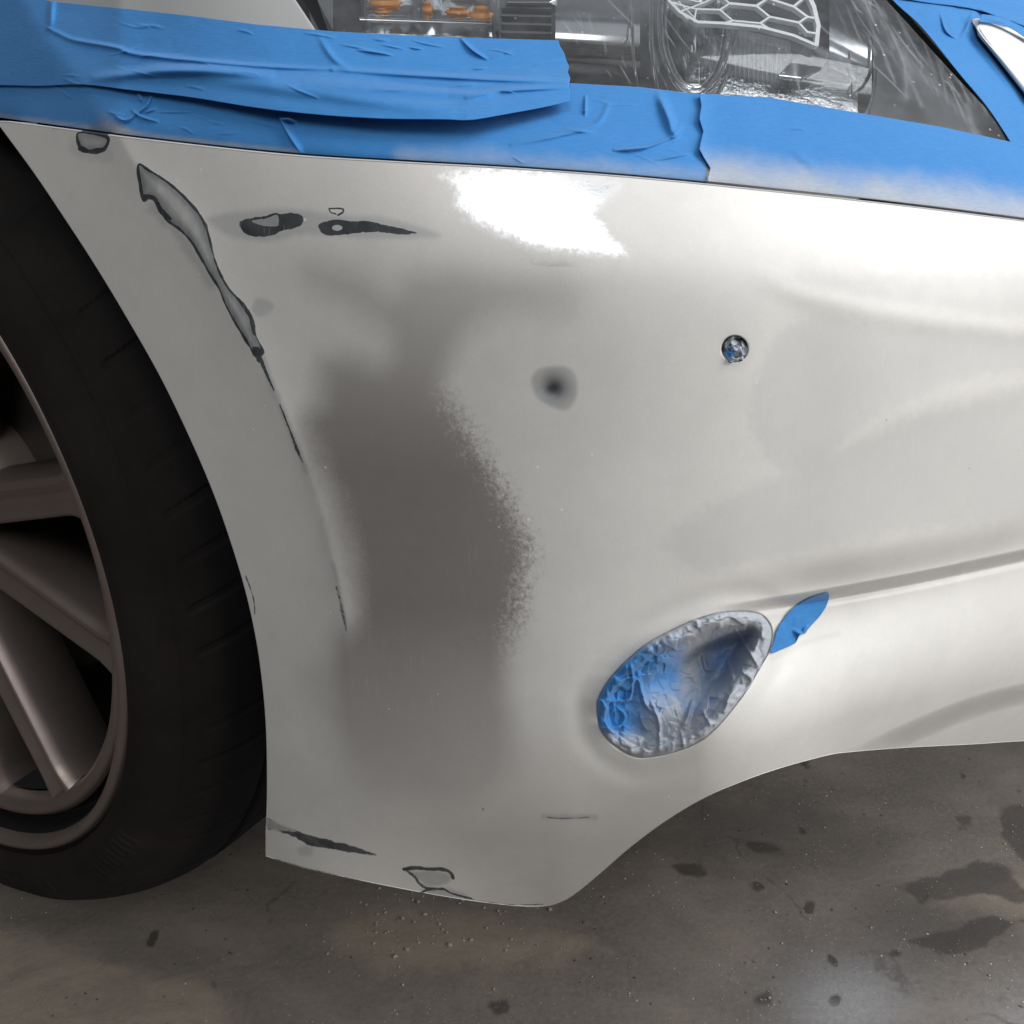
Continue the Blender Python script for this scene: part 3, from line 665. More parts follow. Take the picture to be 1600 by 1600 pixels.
def deeper(d): return lambda a, b_: upper_t(a, b_)+d
def at3(px, py, d): return P3(np.array(float(px)), np.array(float(py)), upper_t(np.array([float(px)]), np.array([float(py)]))[0]+d)
# housing shell
hs = sheet('lamp_housing', [(200, -430), (1300, -430)], [(520, 235), (900, 240), (1300, 270), (1640, 300)], [(200, -430), (414, -120), (480, 0), (520, 235)], [(1300, -430), (1400, -10), (1600, 222), (1640, 300)], 60, 40, deeper(.085), m_dkgrey, lens)
inner = sheet('inner_bezel', [(1290, -330), (1250, -330)][::-1], [(1330, 230), (1700, 300)], [(1250, -330), (1345, -60), (1366, 60), (1366, 120), (1352, 250)], [(1290, -330), (1400, -10), (1600, 222), (1700, 300)], 60, 60, lambda a, b_: upper_t(a, b_)+.012+.02*sstep(1460, 1360, a), m_dkgrey, lens)
# boxes and rods helper in lamp space (pixels + depth, real thickness)
def slab(name, pts, d0, d1, mat, parent, smooth=False):
    P = np.array(pts, float); K = len(P)
    tt = upper_t(P[:, 0], P[:, 1]); a = P3(P[:, 0], P[:, 1], tt+d0); c = O+(a-O)+FW*(d1-d0)
    V_ = np.vstack([a, c]); F_ = [tuple(range(K))[::-1], tuple(range(K, 2*K))]+[(i, (i+1) % K, K+(i+1) % K, K+i) for i in range(K)]
    o = mesh_obj(name, V_, F_, mat, parent, smooth); mod = o.modifiers.new('bevel', 'BEVEL'); mod.width = .0005; mod.segments = 2; mod.limit_method = 'ANGLE'; return o
def tube(name, pts3, r, mat, parent, seg=10):
    P = np.array(pts3, float); T = np.gradient(P, axis=0); T /= np.linalg.norm(T, axis=1)[:, None]
    A_ = np.cross(T, [0.3, .2, 1]); A_ /= np.linalg.norm(A_, axis=1)[:, None]; B_ = np.cross(T, A_)
    th_ = np.linspace(0, 2*math.pi, seg, endpoint=False)
    V_ = P[:, None]+r*(np.cos(th_)[None, :, None]*A_[:, None]+np.sin(th_)[None, :, None]*B_[:, None])
    return mesh_obj(name, V_, grid_faces(len(P), seg, wrap=True), mat, parent)
def line3(pts, d, n=6):
    c = catmull(pts, n); return P3(c[:, 0], c[:, 1], upper_t(c[:, 0], c[:, 1])+d)
# turn signal block: stepped clear boxes with amber bulbs and facets behind
for pts, d0, d1, mt_ in (([(572, -30), (640, -28), (640, 26), (572, 24)], .012, .03, m_clear), ([(572, 30), (655, 34), (655, 66), (572, 62)], .012, .03, m_clear),
                         ([(655, -20), (690, -16), (690, 30), (655, 28)], .014, .03, m_clear), ([(685, -10), (764, 0), (764, 40), (690, 28)], .010, .026, m_clear),
                         ([(685, 34), (764, 46), (762, 62), (735, 82), (685, 78)], .010, .026, m_clear)):
    slab('signal_block', pts, d0, d1, mt_, lens)
for (cx, cy, rx, ry) in ((602, 7, 21, 13), (715, 20, 17, 8), (752, 26, 15, 14), (668, 16, 8, 12), (596, 20, 9, 6), (728, 50, 14, 6)):
    a_ = at3(cx, cy, .020); bm = bmesh.new(); bmesh.ops.create_icosphere(bm, subdivisions=3, radius=1)
    for v in bm.verts:
        q = v.co; v.co.x = a_[0]+q.x*rx*.00031*(1+.25*math.sin(q.z*9)); v.co.y = a_[1]+q.y*.002+.0008*math.sin(q.x*11+q.z*7); v.co.z = a_[2]+q.z*ry*.00031*(1+.3*math.sin(q.x*8))
    me = bpy.data.meshes.new('amber_bulb'); bm.to_mesh(me); bm.free(); me.materials.append(m_amber)
    for p_ in me.polygons: p_.use_smooth = True
    o = bpy.data.objects.new('amber_bulb', me); COL.objects.link(o); o.parent = lens; o.matrix_parent_inverse = lens.matrix_world.inverted()
def facets(name, x0, x1, y0, y1, d, mat, nx_=22, ny_=9, amp=.0025, seed=1):
    gx_, gy_ = np.meshgrid(np.linspace(x0, x1, nx_), np.linspace(y0, y1, ny_)); r = np.random.default_rng(seed)
    P = P3(gx_, gy_, upper_t(gx_, gy_)+d+r.uniform(-amp, amp, gx_.shape)); return mesh_obj(name, P, grid_faces(ny_, nx_), mat, lens, smooth=False)
facets('signal_reflector', 560, 780, -40, 90, .034, m_chrome)
slab('signal_rib', [(560, 26), (770, 32), (770, 38), (560, 31)], .008, .018, m_satin, lens)
slab('signal_rib', [(568, -30), (573, -30), (575, 66), (570, 66)], .008, .018, m_clear, lens)
slab('signal_rib', [(760, -30), (766, -28), (764, 66), (758, 62)], .008, .018, m_clear, lens)
slab('trim_plate', [(520, -40), (562, -40), (566, 90), (520, 80)], .020, .03, m_black, lens)
slab('trim_plate', [(782, -60), (870, -60), (872, -2), (860, 4), (790, 4)], .012, .022, m_satin, lens)
for k in range(5): slab('trim_rib', [(782, 8+k*13), (862, 10+k*13), (862, 14+k*13), (782, 12+k*13)], .016, .024, m_dkgrey, lens)
# wide satin barrel between the signal and the main lamp, axis runs left-right
def barrel(name, x0, x1, yc, hp, d, mat, n=40, m=40, bulge=1., ribs=0, ribamp=0, sk=0., y1c=None, h1=None):
    u = np.linspace(0, 1, n)[None]; th_ = np.linspace(-1.25, 1.25, m)[:, None]
    y1c = yc if y1c is None else y1c; h1 = hp if h1 is None else h1
    hh = hp+(h1-hp)*u; xs = x0+(x1-x0)*u+sk*np.sin(th_)**2*np.sign(1); ys = yc+(y1c-yc)*u+hh*np.sin(th_)/math.sin(1.25)
    dep = d+hh*.00030*bulge*(1-np.cos(th_)) + (ribamp*np.sin(u*ribs*2*np.pi) if ribs else 0)
    gx_ = xs+0*ys; gy_ = ys+0*xs
    return mesh_obj(name, P3(gx_, gy_, upper_t(gx_, gy_)+dep+0*gx_), grid_faces(m, n), mat, lens)
barrel('satin_barrel', 868, 1000, 20, 120, .018, m_satin, y1c=25, h1=128, bulge=2.6)
barrel('reflection_skirt', 1296, 1362, 20, 150, .017, m_satin, n=20, m=50, y1c=60, h1=118, bulge=2.2)  # satin piece added to catch a bright reflection at the cylinder's end
# ring pair in front of the projector
for xo, rr_ in ((992, .0007), (1021, .0009)):
    tube('bezel_ring', line3([(xo+10, -120), (xo-1, -40), (xo-4, 40), (xo-2, 90), (xo+6, 140), (xo+22, 175)], .013), rr_, m_chrome, lens)
# chrome projector bowl
def bowl(name, cx, cy, rx, ry, d, dep, mat, n=24, m=60):
    s_ = np.linspace(.05, 1, n)[:, None]; th_ = np.linspace(0, 2*math.pi, m, endpoint=False)[None]
    gx_ = cx+rx*s_*np.cos(th_); gy_ = cy+ry*s_*np.sin(th_); P = P3(gx_, gy_, upper_t(gx_, gy_)+d+dep*(1-s_**2)+0*gx_)
    return mesh_obj(name, P, grid_faces(n, m, wrap=True), mat, lens)
bowl('projector_bowl', 1085, 30, 58, 130, .020, .045, m_chrome)
bowl('projector_lens', 1085, 30, 40, 92, .030, -.02, m_clear)
for q_, (rx_, ry_, rr_) in enumerate(((54, 122, .0016), (46, 108, .0009), (66, 140, .0010))):
    th0 = np.linspace(0, 2*math.pi, 90); ex, ey = 1085+rx_*np.cos(th0), 30+ry_*np.sin(th0)
    tube('projector_ring', P3(ex, ey, upper_t(ex, ey)+.018+.004*q_), rr_, m_chrome, lens)
# clear lamp cylinder with bright lower rim, ribbed throat
barrel('lamp_cylinder', 1095, 1362, 10, 150, .014, m_clear, n=60, m=60, y1c=60, h1=118)
m_cr2, t, b = M('scuffed_chrome'); setv(t, b, col=(.55, .56, .57), rough=.2, metal=1.); bump(t, b, noise(t, 90, 5, .7), .9, .004)
barrel('lamp_reflector', 1100, 1340, 125, 34, .030, m_cr2, n=60, m=30, y1c=158, h1=26)
barrel('ribbed_throat', 1108, 1235, 78, 44, .026, m_ribbed, n=360, m=24, ribs=18, ribamp=.0012, y1c=105, h1=40)
tube('cylinder_rim', line3([(1335, -60), (1350, -10), (1364, 50), (1368, 100), (1364, 150), (1352, 182)], .0135), .0008, m_satin, lens)
tube('cylinder_rim', line3([(1312, 60), (1324, 62), (1330, 140), (1326, 150)], .022), .0006, m_chrome, lens)
tube('cylinder_rim', line3([(1100, 150), (1150, 152), (1250, 168), (1352, 182)], .012), .0009, m_chrome, lens)
bm_pts = [(1215, 118), (1240, 92), (1262, 68), (1286, 72), (1296, 88), (1282, 110), (1252, 122)]
slab('reflector_flap', bm_pts, .018, .022, m_satin, lens)
# reflected honeycomb pattern, built as solid white bars inside the lamp
def bar(pts, w_, d): return np.array(pts), w_, d
LB = [([(1045, 0), (1062, 18), (1090, 34), (1130, 36), (1190, 42), (1240, 55), (1275, 70)], 4.2), ([(1258, -20), (1272, 10), (1279, 40), (1276, 70)], 6.5), ([(1040, -8), (1100, 4), (1062, 18)], 2.2), ([(1050, 4), (1088, 14), (1085, 34)], 2.2), ([(1088, 14), (1125, 15), (1140, 5), (1125, -8), (1100, 4)], 2.6), ([(1140, 5), (1182, 9), (1200, -3), (1190, -14)], 3.6),
      ([(1182, 9), (1203, 26), (1188, 36)], 3), ([(1203, 26), (1248, 35), (1262, 26), (1272, 28)], 3.2), ([(1248, 35), (1262, 50), (1276, 52)], 3), ([(1125, 15), (1145, 32), (1130, 36)], 2.6), ([(1145, 32), (1188, 36), (1205, 46)], 2.4), ([(1200, -3), (1240, 10), (1262, 26)], 3.4), ([(1240, 10), (1262, -8)], 3.6), ([(1052, 8), (1075, 30)], 1.6), ([(1060, 2), (1086, 28)], 1.6)]
VV = []; FF = []
for pts, w_ in LB:
    P = np.array(pts, float)
    for a, b_ in zip(P[:-1], P[1:]):
        n_ = np.array([-(b_-a)[1], (b_-a)[0]]); n_ = n_/np.hypot(*n_)*w_/2; e_ = (b_-a)/np.hypot(*(b_-a))*w_*.25
        q = np.array([a-n_-e_, b_-n_+e_, b_+n_+e_, a+n_-e_]); tt = upper_t(q[:, 0], q[:, 1])+.010
        f_ = P3(q[:, 0], q[:, 1], tt); g_ = f_+FW*.003; k = len(VV); VV += list(f_)+list(g_)
        FF += [(k, k+3, k+2, k+1), (k+4, k+5, k+6, k+7), (k, k+1, k+5, k+4), (k+1, k+2, k+6, k+5), (k+2, k+3, k+7, k+6), (k+3, k, k+4, k+7)]
mesh_obj('honeycomb_reflection', VV, FF, m_hex, lens, smooth=False)

# ---- raised trim at the nose
def trim():
    topc = catmull([(1519, 30), (1535, 30), (1580, 50), (1680, 100), (1800, 170)], 8); botc = catmull([(1519, 34), (1534, 62), (1562, 98), (1600, 146), (1700, 270), (1780, 360)], 8)
    gx_, gy_ = coons(topc, botc, np.array([(1519, 30), (1519, 34.)]), np.array([(1800, 170), (1780, 360.)]), 90, 30)
    v = np.linspace(0, 1, 30)[:, None]; lift = .0045+.0050*np.minimum(1, np.minimum(v, 1-v)*7)**.6+.002*(v-.3)
    u = np.linspace(0, 1, 90)[None]; lift = lift*(.4+.6*sstep(0, .05, u))
    t_ = upper_t(gx_, gy_)-lift+.001
    V_ = P3(gx_, gy_, t_); V2 = P3(gx_, gy_, upper_t(gx_, gy_)+.003)
    F1_ = grid_faces(30, 90)
    return mesh_obj('nose_trim', V_, F1_, m_white, car)
solid(trim(), .0012, -1)

# ---- wheel
whl_pts = lambda a, r, o_: WC+r[..., None]*(np.cos(a)[..., None]*LV+np.sin(a)[..., None]*ZV)+o_[..., None]*NV
def lathe(name, prof, mat, parent, seg=360, mod_fn=None, attrs_fn=None, centre=True):
    P = np.array(prof, float); a = np.linspace(0, 2*math.pi, seg, endpoint=False)[None]; r = P[:, :1]+0*a; o_ = P[:, 1:2]+0*a; a = a+0*r
    if mod_fn: r, o_ = mod_fn(a, r, o_)
    return mesh_obj(name, whl_pts(a, r, o_), grid_faces(len(P), seg, wrap=True, flip=True), mat, parent, attrs=attrs_fn(a, r, o_) if attrs_fn else None)
wheel = lathe('wheel', [(.2408, -.013), (.2395, -.011), (.2365, -.0085), (.2325, -.009), (.228, -.014), (.226, -.022)], m_rim, car, 400)
lathe('rim_lip', [(.262, -.006), (.261, .001), (.2585, .0045), (.2555, .005), (.2530, .0035), (.2515, .000), (.2508, -.004)], m_rim, wheel, 400)
lathe('rim_groove', [(.2508, -.004), (.2490, -.016), (.2470, -.024), (.2440, -.024), (.2418, -.018), (.2408, -.013)], m_rimdark, wheel, 400)
wheel['label'] = 'bronze grey alloy wheel with paired spokes'
prof = [(.255, -.012), (.260, -.002), (.2635, .004)]+[(r_, o_) for r_, o_ in catmull([(.2635, .004), (.270, .010), (.280, .0125), (.292, .010), (.301, .004), (.309, -.004), (.3155, -.014), (.3215, -.026), (.326, -.040), (.329, -.060), (.330, -.10), (.330, -.14), (.328, -.18), (.322, -.205), (.30, -.22), (.26, -.21)], 14)]
def tread(a, r, o_):
    k = 72; ph = (a*k/(2*math.pi)+o_*12) % 1; groove = (np.abs(ph-.5) < .09)*1.
    shoulder = sstep(.3095, .313, r)*(1-sstep(.324, .3285, r)*.0); r2 = r-.0013*groove*(.5+.5*np.sin(a*41)*np.sin(a*17))*shoulder*(np.abs(((o_+.03)*60) % 1-.5) > .0)
    for oc in (-.052, -.09, -.128, -.166): r2 = r2-.007*np.exp(-((o_-oc)/.0035)**4)
    sw = (r < .309) & (o_ > -.03); o2 = o_+np.where(sw, .0008*np.exp(-((r-.274)/.0014)**2)+.0010*np.exp(-((r-.3045)/.0012)**2), 0)
    # raised blocks of moulded lettering on the sidewall, worn past reading
    for a0, n_ in ((-.80, 5), (-1.35, 6)):
        for q in range(n_):
            ac = a0+q*.052; inb = (np.abs(a-2*math.pi-ac) < .018) & (np.abs(r-.288) < .009) & (o_ > -.01)
            hol = (np.abs(a-2*math.pi-ac) < .010) & (np.abs(r-.288) < .005); o2 = o2+np.where(inb & ~hol, .0007, 0)
    return r2, o2
tyre = lathe('tyre', prof, m_tyre, wheel, 2160, tread, lambda a, r, o_: dict(tread=sstep(-.012, -.026, o_)*sstep(.30, .312, r)))
def spoke(ang, name='spoke'):
    a0 = math.radians(ang); n = 26; u = np.linspace(0, 1, n); rr_ = .05+u*(.2375-.05)
    Rad = math.cos(a0)*LV+math.sin(a0)*ZV; Tan = -math.sin(a0)*LV+math.cos(a0)*ZV
    w_ = .0135-.0020*u+.007*sstep(.86, 1, u); off = -.024+.012*u
    sec = [(-1.35, -.046), (-1.12, -.010), (-1.0, -.0015), (-.80, 0), (-.62, -.0004), (-.30, -.0050), (.30, -.0050), (.62, -.0004), (.80, 0), (1.0, -.0015), (1.12, -.010), (1.35, -.046)]
    V_ = np.array([[WC+Rad*r_+Tan*(s_*ww)+NV*(of+h_) for s_, h_ in sec] for r_, ww, of in zip(rr_, w_, off)])
    o = mesh_obj(name, V_, grid_faces(n, len(sec), wrap=True, flip=True), m_rim, wheel, smooth=False)
    return o
for k in range(5):
    for a_ in (16, -11): spoke(a_-72*k)
lathe('hub', [(.0, -.034), (.02, -.034), (.034, -.036), (.042, -.042), (.06, -.045), (.072, -.06), (.07, -.1)], m_rim, wheel, 96)
for k in range(5):
    aa = math.radians(36+72*k)
    c_ = whl_pts(np.array(aa), np.array(.054), np.array(-.042)); bm = bmesh.new(); bmesh.ops.create_cone(bm, segments=6, radius1=.009, radius2=.008, depth=.012, cap_ends=True)
    from mathutils import Vector
    q = Vector(NV).to_track_quat('Z', 'Y')
    for v in bm.verts: v.co = q@v.co+Vector(c_)
    me = bpy.data.meshes.new('lug_nut'); bm.to_mesh(me); bm.free(); me.materials.append(m_rim); o = bpy.data.objects.new('lug_nut', me); COL.objects.link(o); o.parent = wheel; o.matrix_parent_inverse = wheel.matrix_world.inverted()
lathe('brake_disc', [(.06, -.10), (.07, -.088), (.155, -.088), (.158, -.094), (.155, -.10)], m_disc, wheel, 128)
lathe('inner_barrel', [(.2255, -.0235), (.2235, -.05), (.222, -.12), (.222, -.18), (.15, -.19), (.01, -.19)], m_liner, wheel, 96)
# arch liner: a cup behind the arch
def liner():
    A_ = np.linspace(math.radians(-16), math.radians(200), 80)[:, None]; q = np.array([(.368, -.016), (.369, -.04), (.375, -.12), (.37, -.30), (.05, -.32)])[None]
    r_ = q[..., 0]+0*A_; o_ = q[..., 1]+0*A_; a_ = A_+0*r_
    return mesh_obj('arch_liner', whl_pts(a_, r_, o_), grid_faces(80, 5), m_liner, car)
liner()
# dark underbody that closes the space behind the bumper
ub = [(-.35, .05), (.52, .05), (.52, -.05), (.60, -.35), (.62, -.9), (-.6, -.9)]
lo = [WC+LV*(a*.92)+NV*(b_-.08) for a, b_ in ((.43, .0), (.50, -.06), (.58, -.22), (.64, -.50), (.64, -1.4), (-2.5, -1.4), (-2.5, -.30), (.40, -.30))]
V_ = [(p_[0], p_[1], .215) for p_ in lo]+[(p_[0], p_[1], .50) for p_ in lo]; K = len(lo)
mesh_obj('underbody', V_, [tuple(range(K)), tuple(range(K, 2*K))[::-1]]+[(i, (i+1) % K, K+(i+1) % K, K+i) for i in range(K)], m_liner, car, smooth=False)
# the car's own bulk behind the photographed corner: roof of the engine bay / bonnet
bon = [WC+LV*a+NV*b_ for a, b_ in ((.25, -.28), (.45, -.40), (.50, -1.3), (-2.4, -1.3), (-2.4, -.12), (-.3, -.10))]
V_ = [(p_[0], p_[1], .52) for p_ in bon]+[(p_[0], p_[1], .72) for p_ in bon]; K = len(bon)
mesh_obj('bonnet', V_, [tuple(range(K)), tuple(range(K, 2*K))[::-1]]+[(i, (i+1) % K, K+(i+1) % K, K+i) for i in range(K)], m_silver, car, smooth=False)
# the rest of the wing and door side behind the wheel
sd_ = [(-.40, .02), (-2.4, .02), (-2.4, -.05), (-.40, -.05)]
V_ = [tuple((WC+LV*a+NV*b_)[:2])+(z,) for z in (.2, .62) for a, b_ in sd_]
mesh_obj('side_panel', V_, [(0, 1, 2, 3), (7, 6, 5, 4)]+[(i, (i+1) % 4, 4+(i+1) % 4, 4+i) for i in range(4)], m_silver, car, smooth=False)

# ------------------------------------------------------------------ MASKING TAPE
def ridges(lst):
    def f(a, b_):
        h = np.zeros(a.shape)
        for pts, wd_, ht in lst:
            c = catmull(pts, 5) if len(pts) > 2 else np.array(pts, float)
            pad = wd_*3.5; m_ = (a > c[:, 0].min()-pad) & (a < c[:, 0].max()+pad) & (b_ > c[:, 1].min()-pad) & (b_ < c[:, 1].max()+pad)
            if not m_.any(): continue
            d, s_, u = seg_dist(a[m_], b_[m_], c); h[m_] += ht*np.exp(-(d/wd_)**2)*np.sin(np.pi*np.clip(u*.92+.04, 0, 1))**.6
        return h
    return f
def rough_edge(p0, p1, amp, seed, n=24):
    r = random.Random(seed); out = []
    for k in range(n+1):
        u = k/n; q = np.array(p0)*(1-u)+np.array(p1)*u; out.append(q+(np.array([r.gauss(0, amp), 0]) if 0 < k < n else 0))
    return np.array(out, float)
def tape(label, topc, botc, lc, rc, n, m, off, rid=None, over=None, extra=None, name='masking_tape', cat='masking tape'):
    topc = np.array(topc, float); botc = np.array(botc, float); lc = np.array(lc, float); rc = np.array(rc, float)
    gx_, gy_ = coons(topc, botc, lc, rc, n, m)
    h = off+(.00035*vnoise(gx_/70, gy_/40, n, 3))
    if rid: h = h+1.35*ridges(rid)(gx_, gy_)
    h = h+.00022*(crumple(gx_, gy_, 120, n, 3)-1)
    if extra is not None: h = h+extra(gx_, gy_)
    ov = over(gx_, gy_) if over is not None else np.zeros(gx_.shape)
    P = P3(gx_, gy_, upper_t(gx_, gy_)-h); c = P[m//2, n//2].copy()
    o = mesh_obj(name, P-c, grid_faces(m, n), m_tape, None, attrs=dict(over=ov)); o.location = c
    solid(o, .00018, -1); tag(o, label, cat, 'strips of blue masking tape'); return o
seam_edge = lambda x0, x1, up, k=60: np.stack([np.linspace(x0, x1, k), seam_y(np.linspace(x0, x1, k))-up], 1)
def rr2(n, x0, x1, y0, y1, seed, wd=(1.2, 2.4), ht=(.0002, .0006), ln=(15, 60), ang=(2, 12)):
    r = random.Random(seed); out = []
    for _ in range(n):
        cx, cy = r.uniform(x0, x1), r.uniform(y0, y1); L_ = r.uniform(*ln)/2; th_ = math.radians(r.gauss(*ang)); q = r.gauss(0, 2)
        out.append(([(cx-L_*math.cos(th_), cy-L_*math.sin(th_)), (cx, cy+q), (cx+L_*math.cos(th_), cy+L_*math.sin(th_))], r.uniform(*wd), r.uniform(*ht)))
    return out
dust = lambda k0, k1, amp=1.: (lambda a, b_: amp*(1-sstep(k0, k1, seam_y(a)-b_+6*vnoise(a/45, b_/45, 8, 3))))
# lower left strip, under the big one
def ov_ll(a, b_):
    d, s_, u = seg_dist(a, b_, catmull([(150, 160), (185, 205), (240, 232)], 5)); return np.maximum(.75*np.exp(-(d/16)**2)*sstep(60, 0, seam_y(a)-b_), .45*(1-sstep(4, 16, seam_y(a)-b_)))+.35*np.exp(-((seam_y(a)-b_-10)/9)**2)
tape('blue tape strip edging the wing along the seam, crossed by a forked crease', [(-250, 40), (0, 70), (200, 90), (450, 110), (620, 130)], seam_edge(-250, 612, 6), [(-250, 40), (-250, 156)], rough_edge((620, 130), (612, float(seam_y(612))-5), 2, 4), 560, 130, .0007,
     [([(216, 145), (222, 158)], 2.4, .0016), ([(238, 146), (228, 166), (212, 178)], 2.2, .0018), ([(212, 178), (196, 188), (180, 181)], 2.4, .0016), ([(206, 172), (220, 182), (246, 190)], 2.0, .0014), ([(225, 176), (244, 170)], 2, .001), ([(62, 98), (75, 120)], 1.6, .0008), ([(85, 135), (110, 152)], 1.6, .0007)]+rr2(16, 10, 600, 150, 215, 21), ov_ll)
# middle strip
flapm = lambda a, b_: .004*np.exp(-(((a-452)/13)**2))*sstep(180, 200, b_)*(a > 430)+.0
tape('blue tape strip under the lamp, bubbled, with a grey dusted lower edge', [(432, 150), (620, 130), (895, 130), (1000, 136), (1100, 148)], seam_edge(470, 1104, 6), [(432, 150), (436, 185), (452, 215), (470, float(seam_y(470))-5)], [(1100, 148), (1104, float(seam_y(1104))-5)], 560, 130, .0012,
     [([(437, 186), (452, 186), (461, 191)], 2.4, .003), ([(437, 186), (452, 212), (468, 238)], 5, .0022), ([(915, 150), (914, 180)], 2.2, .0015), ([(1030, 150), (1045, 185), (1052, 212)], 7, .0032), ([(1052, 212), (1064, 198)], 4, .0015), ([(1060, 210), (1010, 230), (960, 234)], 2.4, .0013), ([(800, 226), (870, 212), (930, 195), (950, 165)], 4, .0013), ([(960, 236), (1010, 230)], 2, .0009), ([(1025, 250), (1080, 240)], 2, .0009)]+rr2(10, 620, 1080, 150, 250, 31),
     lambda a, b_: np.maximum(dust(6, 60, .58)(a, b_)*sstep(590, 625, a+10*vnoise(a/20, b_/20, 2, 2)), .35*(1-sstep(2, 10, seam_y(a)-b_))))
# big folded strip above
def big_extra(a, b_):
    yb = np.interp(a, [-250, 0, 130, 300, 470, 700, 890], [130, 133, 133, 150, 170, 187, 160]); lift = np.interp(a, [-250, 100, 200, 450, 730, 890], [0, 0, .0015, .006, .010, .006])
    h = lift*sstep(75, 0, yb-b_)
    ymid = np.interp(a, [-250, 130, 300, 450, 560, 890], [60, 66, 95, 108, 112, 128]); h = h+.0016*np.exp(-((b_-ymid-16)/13)**2)*sstep(130, 260, a)*sstep(900, 600, a)
    return h
tape('wide crinkled blue tape strip, loose along its lower edge, torn end beside the lamp', [(-250, -40), (-80, -20), (60, -4), (80, 2), (200, 14), (300, 25), (400, 38), (520, 49), (650, 56), (770, 60), (872, 63)], catmull([(-250, 130), (0, 133), (60, 134), (130, 132), (200, 140), (300, 152), (400, 168), (500, 179), (600, 185), (690, 186), (735, 187), (790, 178), (850, 167), (890, 158)], 6),
     [(-250, -40), (-250, 130)], [(872, 63), (875, 72), (882, 84), (884, 92), (889, 104), (887, 112), (891, 122), (889, 134), (891, 146), (890, 158)], 760, 200, .0030,
     [([(82, -4), (80, 20), (78, 42)], 5, .0018), ([(75, 44), (95, 54), (118, 63), (180, 74), (210, 84), (300, 94), (420, 104), (520, 108)], 3.5, .0019), ([(520, 108), (600, 114), (700, 120), (780, 124), (885, 128)], 4.5, .0024), ([(150, 122), (240, 112), (330, 110), (420, 118)], 8, .0035), ([(330, 124), (450, 138), (600, 158), (700, 170)], 12, .0025), ([(720, 60), (738, 78), (760, 92)], 2.6, .0018), ([(762, 92), (800, 78)], 3, .0007), ([(730, 152), (780, 142), (890, 136)], 4, .002), ([(560, 78), (590, 82), (612, 86)], 2, .0011), ([(640, 74), (660, 77)], 1.6, .0007), ([(740, 108), (760, 106)], 2, .0008), ([(500, 60), (520, 90), (545, 108)], 5, .0009), ([(480, 130), (600, 140), (760, 146)], 9, .0022), ([(590, 126), (700, 138), (780, 142)], 5, -.0016)]+rr2(34, 90, 860, 20, 150, 41), None, big_extra)
# right strip
def ex_r(a, b_):
    ye = 148+(b_-148)*.06; return .0028*np.exp(-np.maximum(a-1094, 0)/9)
tape('smooth blue tape strip at the right, its lower half powdered grey', [(1093, 146), (1200, 152), (1340, 176), (1470, 198), (1600, 226), (1760, 270)], seam_edge(1106, 1760, 6.5), [(1093, 146), (1096, 165), (1093, 185), (1099, 205), (1093, 232), (1100, 246), (1110, 262), (1106, 278), (1106, float(seam_y(1106))-6)], [(1760, 270), (1760, float(seam_y(1760))-6)], 420, 130, .0020, rr2(3, 1150, 1550, 175, 230, 51)+[([(1240, 236), (1275, 262)], 7, .0008)], lambda a, b_: 1.0*(1-sstep(0, 98, seam_y(a)-b_+14*vnoise(a/60, b_/60, 18, 3))), ex_r)
# strip running up between lamp and nose
gx0 = [(1290, -190), (1345, -60), (1395, 0), (1440, 42), (1500, 116), (1545, 170), (1590, 240), (1640, 330)]
gx1 = [(1530, -190), (1540, -60), (1545, 0), (1548, 30), (1565, 70), (1600, 118), (1650, 172), (1790, 330)]
tape('blue tape strip running up between the lamp and the white trim', [(1290, -190), (1530, -190)], [(1640, 330), (1790, 330)], catmull(gx0, 6), catmull(gx1, 6), 120, 300, .0012, [([(1470, 22), (1478, 48), (1494, 60)], 2, .0014), ([(1520, 20), (1510, 45), (1500, 62)], 3, .0016), ([(1440, 10), (1500, 60)], 20, .0012), ([(1512, 34), (1534, 74), (1590, 148)], 6, .0015)])
tape('blue tape strip over the nose above the trim, bright and creased', [(1330, -170), (1900, -120)], catmull([(1404, -4), (1450, 4), (1500, 10), (1538, 18), (1560, 26), (1600, 40), (1700, 70), (1900, 130)], 6), [(1330, -170), (1404, -4)], [(1900, -120), (1900, 130)], 220, 100, .0030, [([(1535, 16), (1560, 30), (1590, 30)], 4, .003), ([(1400, -30), (1600, 10)], 9, .0016)]+rr2(6, 1420, 1600, -40, 20, 61, ht=(.0004, .001)))
tape('small crumpled blue tape tab tucked over the tip of the white trim', catmull([(1534, 22), (1560, 26), (1590, 38), (1620, 54)], 5), catmull([(1530, 34), (1550, 36), (1580, 44), (1612, 66)], 5), [(1534, 22), (1530, 34)], [(1620, 54), (1612, 66)], 80, 24, .0112, [([(1545, 30), (1575, 36)], 3, .001)])

